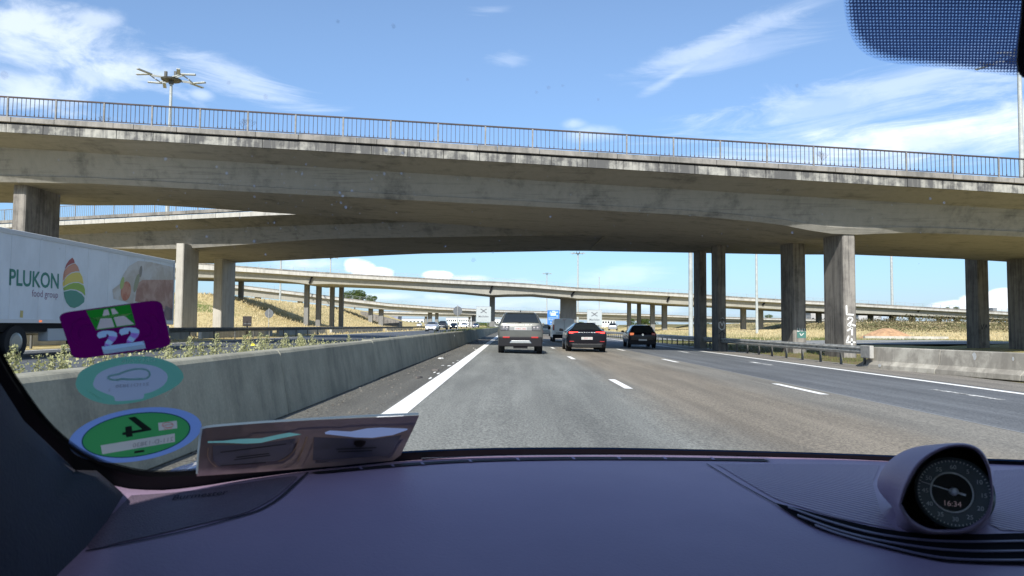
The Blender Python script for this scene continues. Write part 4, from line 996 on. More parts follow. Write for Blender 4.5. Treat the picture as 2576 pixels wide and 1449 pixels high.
# ------------------------------------------------------------------ lamp masts
def crown(t, zt, Rr, detail=True, sc=1.0):
    """high mast head: hub and platform ring, lattice arms, long pale lamp heads reaching out sideways"""
    hub = MB(); hub.tube((0, 0, zt - .6), (0, 0, zt + .2), .30, n=12); hub.tube((0, 0, zt - .15), (0, 0, zt + .02), 1.15, 1.25, n=14)
    hub.obj('hub', M['galv_d'], t)
    for sx_ in (-1, 1):
        for sy_ in (-1, 1):
            arm = MB(); q0 = Vector((sx_ * .5, sy_ * .9, zt + .05)); q1 = Vector((sx_ * 2.0, sy_ * 1.7, zt + .10)); q2 = Vector((sx_ * 2.1, sy_ * .1, zt + .10))
            arm.bar(q0, q1, .13); arm.bar(q0 * 1.0 + Vector((0, -sy_ * .5, 0)), q1 + Vector((0, -sy_ * .5, 0)), .13); arm.bar(q1, q2, .12)
            ar = arm.obj('arm', M['mast'], t)
            for (s0, s1) in ((q1, q1 + Vector((sx_ * (Rr - 2.1), -sy_ * .25, .04))), (q1 + Vector((-sx_ * .3, 0, 0)), q1 + Vector((sx_ * .5, sy_ * 1.9, .02)))):
                hd = MB(); hd.bar(s0, s1, .42, .17); bevel(hd.obj('lamp_head', M['mast'], ar), .05)
        MB().tube((sx_ * .62, -.2, zt + .1), (sx_ * .62, -.2, zt + .95), .20, n=10).obj('motor_housing', M['galv_d'], t)
def mast(label, x, Y, ytop, ybase, r0, r1, head=3.7, zb=None, detail=False, group='tall lamp masts', lean=0):
    tp_ = px(x, ytop, Y); z0 = zb if zb is not None else gz(tp_.x, Y)
    t = thing('lamp_mast', label, 'lamp mast', (tp_.x, Y, z0), 0, group); H = tp_.z - z0
    MB().tube((0, 0, -1), (0, 0, H), r0, r1, n=14).obj('pole', M['mast'], t, smooth='auto')
    if head: crown(t, H, head, detail)
    return t
mast('high lamp mast with a wide many-armed head, rising above the railing at left', 431, 92, 200, 700, .36, .17, 3.8, detail=True)
mast('high pale lamp mast at the far right edge, its head behind the dotted windscreen band', 2563, 80, 150, 700, .36, .20, 3.6, detail=True)
mast('thick white pole standing beside the slim dark pier, running up behind the overpass', 1736.5, 84, 520, 836, .26, .22, 0)
mast('lamp mast whose flat head shows just below the overpass, above the white van', 1454, 345, 638, 800, .50, .30, 3.6, detail=True)
mast('smaller lamp mast above the blue sign, its head well below the overpass', 1376, 520, 689, 800, .5, .32, 3.4)
mast('lamp mast at left whose wide head shows above the far viaduct', 832, 345, 648.5, 800, .45, .28, 3.4)
mast('thin pole crossing the far viaduct left of the piers, top hidden by the overpass', 709, 230, 560, 765, .30, .22, 3.4)
mast('short thin mast with no head, right of the tallest mast in the gap', 1507.5, 480, 696, 800, .35, .25, 0)
mast('thin grey pole in the gap between the bird-painted pier and the dark pier', 1901, 118, 470, 848, .22, .14, 3.4)
mast('thin grey pole right of the graffiti pier, rising behind the far viaduct', 2238.5, 215, 450, 790, .40, .28, 3.4)

# ------------------------------------------------------------------ sand heap, far buildings
p = px(2233, 853, 76); zg = gz(p.x, 76) - .1
b = MB(); nr, na = 12, 40
hs = p.z
for i in range(nr + 1):
    f = i / nr
    for k in range(na):
        a = 2 * pi * k / na; rr = 2.95 * f * (1 + .05 * sin(3 * a + 1) + .03 * sin(7 * a))
        z = 1.42 * (1 - f) ** 1.0 * (1 - .25 * exp(-f * 5)) * (1 + .06 * sin(5 * a) * f) + random.uniform(-.02, .02)
        b.v.append((rr * cos(a), rr * sin(a) * .9, z - .25 * (f > .97)))
for i in range(nr):
    for k in range(na): b.f.append((i * na + k, i * na + (k + 1) % na, (i + 1) * na + (k + 1) % na, (i + 1) * na + k))
b.f.append(tuple(range(na)))
sand = b.obj('sand_heap', mat('orange_sand', (.43, .26, .14), .95, 0, .3, 2.2, bump=.6, bscale=14), smooth=True, loc=(p.x, 76, p.z))
tag(sand, 'orange heap of sand on the dry field, right of the graffiti pier', 'sand heap')
MB().box(-4.2, 0, 0, 3.8, .4, .30).obj('kerb', M['fasc_far'], loc=(p.x - .5, 71, p.z + .05)); o = bpy.data.objects['kerb']; o.name = 'concrete_edging'
tag(o, 'thin white concrete edging strip at the foot of the sand heap', 'edging')
def building(label, x0, x1, y0, y1, Y, col, win=None, name='warehouse', cat='building', roof=None):
    a = px(x0, y1, Y); c = px(x1, y0, Y); t = thing(name, label, cat, (a.x, Y, -1.5)); w = c.x - a.x; h = c.z + 1.5
    MB().box(0, 0, 0, w, 18, h).obj('wall', mat('wall_%d' % int(x0), col, .7, 0, .1, .5), t)
    MB().box(-.3, -.3, h, w + .3, 18.3, h + .5).obj('roof', mat('roof_%d' % int(x0), roof or (.25, .26, .28), .7), t)
    if win:
        nwin, z_, hh = win; wm = MB().box(-w / nwin * .28, -.06, 0, w / nwin * .28, .02, hh * h).mesh('window', M['glass_d'])
        for k in range(nwin): inst('window', wm, t, (w * (k + .5) / nwin, -.03, h * z_))
    return t
building('long pale warehouse with a row of dark windows, far behind the oncoming cars', 1122, 1186, 800, 818, 620, (.60, .64, .66), (12, .62, .18))
building('white warehouse far off, left of the oncoming queue', 1000, 1066, 803, 818, 700, (.58, .63, .66), (7, .6, .15))
building('white shed under the far viaducts, between the left white sign and the beige vehicle', 1236, 1262, 803, 818, 560, (.66, .68, .68), (4, .5, .2))
building('white building right of the right white sign, low on the horizon', 1514, 1548, 802, 816, 520, (.66, .68, .68), (5, .55, .2))
building('blue-grey block standing at the tail of the embankment', 983, 1001, 797, 818, 520, (.22, .25, .36), (2, .5, .2), name='office_block')
building('small dark grey block on the skyline near the right edge', 2500, 2508, 776, 800, 700, (.18, .19, .20), (2, .6, .15), name='tower_block')
building('house with grey roof behind the viaduct, in the gap left of the graffiti pier', 2040, 2080, 785, 800, 330, (.35, .34, .32), (4, .55, .15), name='house')
building('grey roofed house seen under the viaduct right of the graffiti pier', 2160, 2215, 792, 806, 330, (.40, .40, .39), (5, .5, .2), name='house')
# parked lorries and vans far off
for k, (x, w_, hh, col, lab) in enumerate([(1010, 12, 9, (.2, .28, .4), 'far blue lorry on the left slip road'), (1022, 9, 7, (.6, .62, .62), 'far pale van on the left slip road, right of the blue lorry'),
                                     (1146, 13, 9, (.55, .5, .28), 'far yellowish box lorry above the oncoming queue'), (1175, 10, 8, (.6, .6, .6), 'far white box lorry above the fourth oncoming car')]):
    a = px(x - w_ / 2, 819, 400); c = px(x + w_ / 2, 819 - hh, 400)
    t = thing('box_lorry', lab, 'lorry', (a.x, 400, a.z)); w = c.x - a.x; h = c.z - a.z
    bevel(MB().box(0, 0, .5, w, 7, h).obj('cargo_box', mat('far_paint_%d' % k, col, .5), t), .05)
    MB().box(.1, -1.8, .45, w - .1, -.02, h * .8).obj('cab', whitep, t); MB().box(.15, -1.84, h * .5, w - .15, -1.79, h * .72).obj('windscreen', M['glass_d'], t)
    for s in (.25, w - .5):
        for y in (-1.2, 5.5): MB().tube((s, y, .42), (s + .25, y, .42), .42, n=12).obj('wheel', M['tyre'], t)

# ------------------------------------------------------------------ vegetation
def leafmat(name, c1, c2, sc=3.0, trans=.25):
    m = bpy.data.materials.new(name); m.use_nodes = True; n = NT(m.node_tree)
    pos = n.n('ShaderNodeNewGeometry').outputs['Position']; rnd = n.n('ShaderNodeNewGeometry').outputs['Random Per Island']
    f = n.m('ADD', n.m('MULTIPLY', n.noise(pos, sc, 3, .6), .5), n.m('MULTIPLY', rnd, .5))
    c = n.mix(n.ramp(f, .25, .75), c4(c1), c4(c2))
    d = n.n('ShaderNodeBsdfPrincipled', {'Base Color': c, 'Roughness': .7, 'Specular IOR Level': .2}); tr_ = n.n('ShaderNodeBsdfTranslucent', {'Color': c})
    mx = n.n('ShaderNodeMixShader', {0: trans}); n.t.links.new(d.outputs[0], mx.inputs[1]); n.t.links.new(tr_.outputs[0], mx.inputs[2])
    n.t.links.new(mx.outputs[0], n.n('ShaderNodeOutputMaterial').inputs[0]); return m
M['weed'] = leafmat('pale_weed_leaves', (.25, .265, .12), (.40, .395, .225), 4)
M['straw'] = leafmat('straw_blades', (.46, .38, .21), (.60, .51, .31), 2)
M['leaf'] = leafmat('tree_leaves', (.045, .075, .02), (.11, .15, .04), .8)
M['scrub'] = leafmat('scrub_leaves', (.075, .08, .035), (.15, .12, .065), .3)
M['verge'] = leafmat('verge_grass', (.09, .12, .035), (.20, .21, .08), 1)
M['bark'] = mat('bark', (.10, .08, .06), .9, 0, .3, 8)
def leafq(b, p, s, up=.5):
    d = Vector((random.gauss(0, 1), random.gauss(0, 1), random.gauss(0, 1) + up)).normalized(); q = d.orthogonal().normalized()
    a = random.uniform(0, 2 * pi); q = q * cos(a) + d.cross(q) * sin(a)
    b.poly([p - q * s * .35, p + d * s * .5, p + q * s * .35, p - d * s * .5])
def spire(h, n=420):
    b = MB()
    b.tube((0, 0, 0), (random.uniform(-.03, .03), 0, h), .012, .004, n=5, cap=False)
    for i in range(n):
        f = random.random() ** .8; z = h * f; r_ = .24 * (1 - f) ** .8 + .035
        a = random.uniform(0, 2 * pi); rr = r_ * random.uniform(.1, 1)
        leafq(b, Vector((rr * cos(a), rr * sin(a), z)), random.uniform(.022, .055) * (1.15 - .5 * f), .8)
    return b
weeds = []
for k in range(5):
    s = spire(.9 + .1 * k, 520)
    weeds.append(s.mesh('tall_weed', M['weed'], fix=False))
def wz(): return -1.12
WG = 'tall pale weeds behind the median barrier'
spots = [(34, 866, 5.9, 'tallest pale weed at far left in front of the lorry wheel'), (160, 868, 6.6, 'tall pointed weed touching the left side of the purple sticker'), (98, 893, 6.2, 'bushy weed between the tall ones in front of the lorry'),
         (128, 896, 6.4, 'weed left of the tall pointed one beside the purple sticker'), (10, 892, 5.7, 'low weed at the extreme left above the barrier'), (478, 846, 9.3, 'thin weed spire right of the purple sticker'),
         (545, 839, 10.2, 'full tall weed spire below the black square sign'), (506, 862, 9.6, 'short weed between the two spires right of the purple sticker'), (628, 833, 11.4, 'weed reaching up beside the post of the black square sign'), (655, 836, 11.9, 'weed just right of the black square sign post'), (720, 838, 13.2, 'tall weed near the right end of the dense row')]
for i, (x, ytop, Y, lab) in enumerate(spots):
    p = px(x, ytop, Y); X = min(p.x, -3.5); h = max(.5, p.z - wz())
    o = inst('tall_weed', weeds[i % 5], None, (X, Y, wz()), (0, 0, i * 1.3), (.8, .8, h / (.9 + .1 * (i % 5))))
    tag(o, lab, 'weed', WG)
for i in range(34):
    Y = 9.2 + 5.2 * random.random() + (3 if i % 9 == 0 else 0); X = -3.55 - random.random() * .9
    h = random.uniform(.72, .97)
    if i < 12: Y = random.uniform(5.5, 9); h = random.uniform(.68, .84)
    o = inst('tall_weed', weeds[i % 5], None, (X, Y, wz()), (0, 0, random.uniform(0, 6)), (.8, .8, h / (.9 + .1 * (i % 5))))
    tag(o, 'pale yellow-green weed in the dense row standing over the median barrier left of centre', 'weed', WG)
b = MB()
for i in range(13000):
    Y = 4 + 14 * random.random() if i % 3 else 4 + 40 * random.random(); X = -3.45 - 1.2 * random.random(); leafq(b, Vector((X, Y, -1.1 + random.random() ** 1.3 * (.82 if Y < 15 else .72))), random.uniform(.018, .05), .6)
stuff(b.obj('weed_undergrowth', M['weed'], fix=False))
b = MB()
for i in range(5200):   # green verge along the far median
    Y = 55 + 190 * random.random(); X = -3.6 - 2.2 * random.random() + bend(Y) * .8; h = random.uniform(.25, .95 if Y < 120 else 1.05); w = random.uniform(.03, .09) * (1 + Y / 90)
    a = random.uniform(0, pi); b.poly([(X - w * cos(a), Y - w * sin(a), -1.15), (X + w * cos(a), Y + w * sin(a), -1.15), (X + random.uniform(-.15, .15), Y, -1.15 + h)])
stuff(b.obj('median_grass', M['verge'], fix=False))
f1 = MB(); f1.tube((0, 0, 0), (0, 0, .05), .07, .02, n=8); o = f1.obj('yellow_flower', mat('yellow_petals', (.9, .78, .03), .6)); q = px(741 / 1.0, 867, 0) if False else px((700 + 140 / 3.435) / 1.1646, (700 + 1073 / 3.435) / 1.1646, 17.5)
o.location = q; tag(o, 'single bright yellow flower among the weeds over the median barrier', 'flower')
# dry grass tufts on the embankment and the field, brush under the guardrail
b = MB()
def tuft(X, Y, h, w, n=5):
    z = gz(X, Y) - .05
    for _ in range(n):
        x_ = X + random.gauss(0, w * 2); y_ = Y + random.gauss(0, w * 2); a = random.uniform(0, pi); ww = w * random.uniform(.15, .4)
        b.poly([(x_ - ww * cos(a), y_ - ww * sin(a), z), (x_ + ww * cos(a), y_ + ww * sin(a), z), (x_ + random.gauss(0, w * .6), y_, z + h * random.uniform(.5, 1.1))])
for i in range(15000): X = random.uniform(-125, -42); tuft(X, random.uniform(112, 300), .6, .3, 4)
for i in range(12000):
    X = random.uniform(28, 130); Y_ = random.uniform(62, 250)
    if Y_ < 90 and abs(X - 38 * Y_ / 76) < 7: continue
    tuft(X, Y_, .38, .22, 4)
for i in range(2500): X = random.uniform(-42, -22); tuft(X, random.uniform(40, 230), .4, .3, 4)
stuff(b.obj('dry_grass', M['straw'], fix=False))
b = MB()
for i in range(2600): Y_ = random.uniform(40, 120); tuft(ramp_x(Y_) + random.uniform(4.2, 10), Y_, .22, .14, 4)
for i in range(1100): X = random.uniform(13.7, 18.0); tuft(X, random.uniform(24, 110), .20, .07, 5)
stuff(b.obj('green_verge', M['verge'], fix=False))
b = MB()
for i in range(16000):
    X = random.uniform(64, 175); Y = random.uniform(128, 165); hh = 1.6 * (.5 + .5 * sin(X * .35) * sin(X * .13 + 1)) + .5
    leafq(b, Vector((X, Y, gz(X, Y) + random.random() * hh)), random.uniform(.15, .42))
stuff(b.obj('scrub_on_bank', M['scrub'], fix=False))
def tree(label, x, ybase, ytop, wpx, Y, m=None, n=2600, name='broadleaf_tree', zb=None, s=1.0, group=None):
    c = px(x, ytop, Y); z0 = zb if zb is not None else gz(c.x, Y); H = c.z - z0; rx = wpx / FPX * Y / 2
    t = thing(name, label, 'tree', (c.x, Y, z0), 0, group)
    tk = MB(); tk.tube((0, 0, -.5), (.1, 0, H * .55), H * .035, H * .018, n=8)
    rs = random.Random(int(x) * 7 + 3)
    cl = []
    for k in range(9):
        a = rs.uniform(0, 2 * pi); rr = rx * rs.uniform(.25, .72); cz = H * rs.uniform(.45, .86); cl.append((Vector((rr * cos(a), rr * sin(a) * .8, cz)), rx * rs.uniform(.26, .46)))
        tk.tube((0.05, 0, H * .4), tuple(cl[-1][0]), H * .012, H * .004, n=5)
    cl.append((Vector((0, 0, H * .8)), rx * .45))
    tk.obj('trunk', M['bark'], t)
    b = MB()
    for i in range(n):
        c_, r_ = cl[i % len(cl)]
        d = Vector((random.gauss(0, 1), random.gauss(0, 1), random.gauss(0, 1))).normalized() * r_ * random.random() ** .4
        d.z *= .75; pz = c_ + d
        if pz.z > H: pz.z = H - random.random() * .3
        leafq(b, pz, s * random.uniform(.18, .42) * max(1, H / 12))
    b.obj('crown', m or M['leaf'], t, fix=False); return t
tree('big round green tree behind the viaduct, right of the four tall piers', 893, 790, 730, 78, 330, n=5200, s=1.5)
tree('second green tree crown behind the viaduct, spilling to the right of the first', 930, 790, 742, 50, 345, n=3000, s=1.4)
tree('low dark green tree cluster right of the right white sign', 1616, 820, 797, 46, 330, n=2400, s=1.3)
tree('small dark tree just right of the right white sign', 1584, 820, 799, 26, 335, n=1500, s=1.2)
tree('green bush showing over the far viaduct near the right pier, left of its neighbour', 2383, 800, 766, 26, 300, n=1600, s=1.2)
tree('loose small tree showing over the far viaduct beside the right pier', 2408, 800, 764, 22, 300, n=1200, s=1.2)
tree('dark tree under the viaduct just right of the thin lamp pole', 1934, 828, 790, 24, 300, n=1500, s=1.2)
tree('green tree behind the houses in the gap left of the graffiti pier', 1968, 828, 800, 40, 310, n=1500, s=1.2)
for i in range(26):
    x = random.choice([random.uniform(1235, 1700), random.uniform(960, 1240), random.uniform(1700, 2560)]); tree('small hazy tree of the far tree line on the horizon', x, 820, random.uniform(808, 814), random.uniform(30, 60), random.uniform(650, 900), n=260, s=3.0, group='far tree line')
# bare shrubs on the overpass edge
def shrub(label, X, h, n=26):
    t = MB(); rs = random.Random(int(X * 10))
    def br(p, d, l, r, k):
        e = p + d * l; t.tube(p, e, r, r * .6, n=4, cap=False)
        if k:
            for _ in range(3): nd = (d + Vector((rs.uniform(-.7, .7), rs.uniform(-.4, .4), rs.uniform(-.1, .5)))).normalized(); br(e, nd, l * rs.uniform(.55, .8), r * .6, k - 1)
    for _ in range(3): br(Vector((0, 0, 0)), Vector((rs.uniform(-.6, .6), rs.uniform(-.2, .2), 1)).normalized(), h * .38, .008, 4)
    o = t.obj('bare_shrub', M['bark'], fix=False); o.location = (X, yA(X) + .55, zfA(X) + .55); tag(o, label, 'shrub'); return o
shrub('leafless shrub growing behind the overpass railing at right', 14.2, .95)
shrub('thin twiggy shrub growing behind the overpass railing at left', -12.2, .85)
shrub('sparse twigs behind the railing at far left, left of the lamp mast', -18.6, .55)
o = MB().tube((0, 0, 0), (.05, -.04, .5), .012, .006, n=5).obj('dry_stalk', M['straw']); o.location = (px(1093, 340, 33).x, yA(-3.4) - .05, zfA(-3.4) + .42); tag(o, 'single dry stalk sticking up from the overpass coping left of centre', 'plant')
# ------------------------------------------------------------------ our own car: windscreen, dashboard, pillar, roof, bonnet, clock
own = thing('own_car', 'interior of the car we sit in: purple dashboard, clock, windscreen surround and dark pillar', 'car interior', (.4, .5, -.3))
OWN = Vector((.4, .5, -.3))
def addown(b, name, m, parent=own, **kw):
    b.v = [tuple(Vector(q) - OWN) for q in b.v]; return b.obj(name, m, parent, **kw)
# windscreen surface: base and top curves, slightly bulged
base_c = [(-.40, .46, -.085), (-.36, .53, -.115), (-.30, .61, -.135), (-.20, .73, -.150), (0, .87, -.162), (.20, .945, -.172), (.40, .97, -.176), (.62, .955, -.174), (.82, .89, -.165), (1.0, .76, -.15), (1.12, .60, -.13), (1.2, .46, -.10)]
top_c = [(-.38, .16, .150), (-.345, .22, .168), (-.29, .29, .180), (-.20, .35, .190), (0, .42, .200), (.2, .45, .210), (.4, .46, .215), (.62, .45, .212), (.82, .41, .202), (.98, .34, .188), (1.08, .26, .17), (1.14, .18, .15)]  # top edge pulled forward so the unseen header shades the dashboard
def bez(curve, u):
    n = len(curve) - 1; t_ = max(0, min(n - 1e-6, u * n)); i = int(t_); f = t_ - i
    p = [Vector(curve[max(0, min(n, i + k))]) for k in (-1, 0, 1, 2)]
    return .5 * ((2 * p[1]) + (-p[0] + p[2]) * f + (2 * p[0] - 5 * p[1] + 4 * p[2] - p[3]) * f * f + (-p[0] + 3 * p[1] - 3 * p[2] + p[3]) * f ** 3)
rows = []
for j in range(21):
    v = j / 20 * 1.0
    row = []
    for i in range(49):
        a, c = bez(base_c, i / 48), bez(top_c, i / 48); q = a.lerp(c, v); q = q + Vector((0, .5, .85)) * .035 * 4 * v * (1 - v) * .5
        row.append(q)
    rows.append(row)
gl = MB().loft(rows, closed=False, caps=False)
GV, GF = list(gl.v), list(gl.f)
GB = BVHTree.FromPolygons([Vector(q) for q in GV], GF)
def cast(bvh, x, y, pull=0.0):
    d = px(x, y, 1.0).normalized(); h = bvh.ray_cast(Vector((0, 0, 0)), d)
    if h[0] is None: return None
    return h[0] * (1 - pull / h[0].length)
m = bpy.data.materials.new('clear_glass'); m.use_nodes = True; n = NT(m.node_tree)
n.t.links.new(n.n('ShaderNodeBsdfTransparent', {'Color': (1, 1, 1, 1)}).outputs[0], n.n('ShaderNodeOutputMaterial').inputs[0])
windscreen = addown(gl, 'windscreen', m, smooth=True)

def smooth_curve(pts, k=6):
    out = []
    n_ = len(pts) - 1
    P_ = [(q[0], q[1], 0) for q in pts]
    for i in range(n_ * k + 1): q = bez(P_, i / (n_ * k)); out.append((q.x, q.y))
    return out
def resample(pts, n_):
    d = [0]
    for a, c in zip(pts[:-1], pts[1:]): d.append(d[-1] + math.hypot(c[0] - a[0], c[1] - a[1]))
    return [(float(np.interp(d[-1] * i / (n_ - 1), d, [q[0] for q in pts])), float(np.interp(d[-1] * i / (n_ - 1), d, [q[1] for q in pts]))) for i in range(n_)]
topc = smooth_curve([(-60, 800), (0, 905), (30, 955), (60, 1000), (90, 1042), (120, 1077), (155, 1110), (190, 1137), (225, 1156), (260, 1172), (300, 1184), (340, 1193), (380, 1198), (430, 1198), (520, 1191), (620, 1178), (740, 1162), (850, 1150), (1000, 1140), (1150, 1133), (1288, 1130), (1500, 1129.5), (1700, 1133), (1900, 1138), (2100, 1144), (2240, 1149), (2400, 1155), (2575, 1161), (2700, 1166)], 5)
lowc = [(-60, 870), (0, 975), (60, 1058), (120, 1126), (190, 1182), (260, 1216), (320, 1232), (380, 1236), (430, 1235), (520, 1224), (620, 1208), (770, 1188), (900, 1175), (1000, 1164), (1150, 1154), (1288, 1149), (1500, 1147), (1700, 1148), (1900, 1152), (2100, 1157), (2240, 1163), (2400, 1167), (2575, 1173), (2700, 1177)]
lowc = smooth_curve(lowc, 5)
# extended surface just for drawing on (glass continues below the cowl)
def glass_ext():
    r2 = []
    for i in range(49):
        a, c = bez(base_c, i / 48), bez(top_c, i / 48); r2.append(a + (a - c) * .22)
    r3 = [q + (q - p_) * 6 for q, p_ in zip(rows[-1], rows[-2])]; r4 = [q + (q - p_) * 12 for q, p_ in zip(rows[-1], rows[-2])]
    g2 = MB().loft([r2] + rows + [r3, r4], closed=False, caps=False); return BVHTree.FromPolygons([Vector(q) for q in g2.v], g2.f)
GX = glass_ext()
def laid(bvh, pts, pull, fine=26, off=None, holes=()):
    bm = bmesh.new(); es = []
    for lp in [pts] + list(holes):
        vs = [bm.verts.new((x, y, 0)) for x, y in lp]; es += [bm.edges.new((vs[i], vs[(i + 1) % len(vs)])) for i in range(len(vs))]
    bmesh.ops.triangle_fill(bm, use_beauty=True, edges=es)
    for _ in range(4):
        le = [e for e in bm.edges if (e.verts[0].co - e.verts[1].co).length > fine]
        if le: bmesh.ops.subdivide_edges(bm, edges=le, cuts=1); bmesh.ops.triangulate(bm, faces=bm.faces)
    bm.verts.index_update(); b = MB()
    for v_ in bm.verts:
        q = cast(bvh, v_.co.x, v_.co.y, pull); b.v.append(tuple(q - off))
    b.f = [tuple(v_.index for v_ in f.verts) for f in bm.faces]; bm.free(); return b
NS = 170
tcr, lcr = resample(topc, NS), resample(lowc, NS)
frit_m = mat('black_ceramic_frit', (.003, .004, .006), .5, spec=.15)
b = MB(); r0, r1 = [], []
for a, c in zip(tcr, lcr):
    p0, p1 = cast(GX, *a, .0015), cast(GX, *c, .0015)
    if p0 is None or p1 is None: continue
    r0.append(p0); r1.append(p1)
b.loft([r0, r1], closed=False, caps=False); frit = addown(b, 'frit_band', frit_m, fix=False)
# fading dot rows above the solid frit, from the pillar round the lower corner
b = MB()
for k in range(4):
    rad = [.00105, .00085, .00065, .00045][k]
    seg = [q for q in topc if q[0] < 760]
    ln = resample(seg, 250)
    for i, (x, y) in enumerate(ln):
        j = min(len(ln) - 2, i); dx, dy = ln[j + 1][0] - ln[j][0], ln[j + 1][1] - ln[j][1]; l = math.hypot(dx, dy); nx_, ny_ = dy / l, -dx / l
        o_ = 2.2 + k * 3.9; xx, yy = x + nx_ * o_ + (dx * .5 if k % 2 else 0), y + ny_ * o_ + (dy * .5 if k % 2 else 0)
        p0 = cast(GX, xx, yy, .0015)
        if p0 is None: continue
        rr = rad * p0.length / .5 * 1.15
        b.poly([p0 + (rgt * cos(a) + up * sin(a) * .8) * rr for a in [pi * 2 * q / 6 for q in range(6)]])
b.v = [tuple(Vector(q) - OWN) for q in b.v]; stuff(b.obj('frit_dots', frit_m, own, fix=False))

# dotted sun band with dark housing at the top right
out = smooth_curve([(2122, -60), (2122, 0), (2128, 50), (2145, 100), (2180, 138), (2240, 158), (2330, 168), (2450, 180), (2575, 195), (2640, 203)], 6)
inn = smooth_curve([(2145, -60), (2145, 0), (2152, 45), (2170, 85), (2205, 118), (2260, 138), (2340, 148), (2450, 160), (2575, 175), (2640, 183)], 6)
m = bpy.data.materials.new('dotted_frit'); m.use_nodes = True; n = NT(m.node_tree)
uvn = n.n('ShaderNodeUVMap').outputs[0]
s_ = n.n('ShaderNodeSeparateXYZ', {0: uvn}).outputs
K = 430.0
ux_ = n.m('MULTIPLY', s_[0], K); uy_ = n.m('MULTIPLY', s_[1], K)
row = n.m('FLOOR', uy_); ux2 = n.m('ADD', ux_, n.m('MULTIPLY', n.m('MODULO', row, 2.0), .5))
fx = n.m('SUBTRACT', n.m('FRACT', ux2), .5); fy = n.m('SUBTRACT', n.m('FRACT', uy_), .5)
dd = n.m('SQRT', n.m('ADD', n.m('MULTIPLY', fx, fx), n.m('MULTIPLY', fy, fy)))
frac = n.n('ShaderNodeVertexColor', layer_name='edge').outputs[0]
fr_ = n.n('ShaderNodeSeparateColor', {0: frac}).outputs[0]
gap = n.m('LESS_THAN', dd, n.m('ADD', .20, n.m('MULTIPLY', fr_, .40)))
tb = n.n('ShaderNodeBsdfTransparent', {'Color': (.80, .88, 1.0, 1)})
db = n.n('ShaderNodeBsdfPrincipled', {'Base Color': (.16, .21, .38, 1), 'Roughness': .6})
tl = n.n('ShaderNodeBsdfTranslucent', {'Color': (.11, .17, .34, 1)})
m1 = n.n('ShaderNodeMixShader', {0: .55}); n.t.links.new(db.outputs[0], m1.inputs[1]); n.t.links.new(tl.outputs[0], m1.inputs[2])
m2 = n.n('ShaderNodeMixShader', {0: gap}); n.t.links.new(m1.outputs[0], m2.inputs[1]); n.t.links.new(tb.outputs[0], m2.inputs[2])
n.t.links.new(m2.outputs[0], n.n('ShaderNodeOutputMaterial').inputs[0])
M['dots'] = m
def patch_grid(xs_rows, pull, name, mt, edge=None):
    """rows of picture positions laid on the glass, with UV in metres and an edge fade attribute"""
    b = MB(); grid = []
    for r in xs_rows:
        g_ = []
        for (x, y) in r:
            q = cast(GX, x, y, pull); g_.append(q)
        grid.append(g_)
    b.loft(grid, closed=False, caps=False); verts = [Vector(q) for q in b.v]
    o = addown(b, name, mt, fix=False); me = o.data
    uv = me.uv_layers.new(name='UVMap')
    ca = me.color_attributes.new('edge', 'FLOAT_COLOR', 'POINT')
    nr = len(grid); nc = len(grid[0])
    for lp in me.loops: q = verts[lp.vertex_index]; uv.data[lp.index].uv = (q.x, (q.z - .5 * q.y) * 1.0)
    for i in range(len(verts)): e = edge(i // nc, i % nc) if edge else 0.0; ca.data[i].color = (e, e, e, 1)
    return o
NN = 60
oo, ii = resample(out, NN), resample(inn, NN)
top = [(2145 + (2640 - 2145) * k / (NN - 1), -90) for k in range(NN)]
rws = [oo, ii]
for f in (.25, .5, .75, 1.0): rws.append([(ii[k][0] * (1 - f) + top[k][0] * f, ii[k][1] * (1 - f) + top[k][1] * f) for k in range(NN)])
patch_grid(rws, .001, 'sun_band', M['dots'], lambda r, c: 1.0 if r == 0 else 0.0)
# sensor housing at the very edge
hp = [(2566, 60), (2560, 110), (2557, 150), (2560, 180), (2572, 195), (2600, 200), (2700, 205), (2700, -60), (2575, -60), (2570, 0)]
f0 = [cast(GX, x, y, .006) for x, y in hp]; f1 = [Vector(q) * .86 for q in f0]
b = MB().loft([f0, f1]); bevel(addown(b, 'mirror_housing', M['black']), .002)
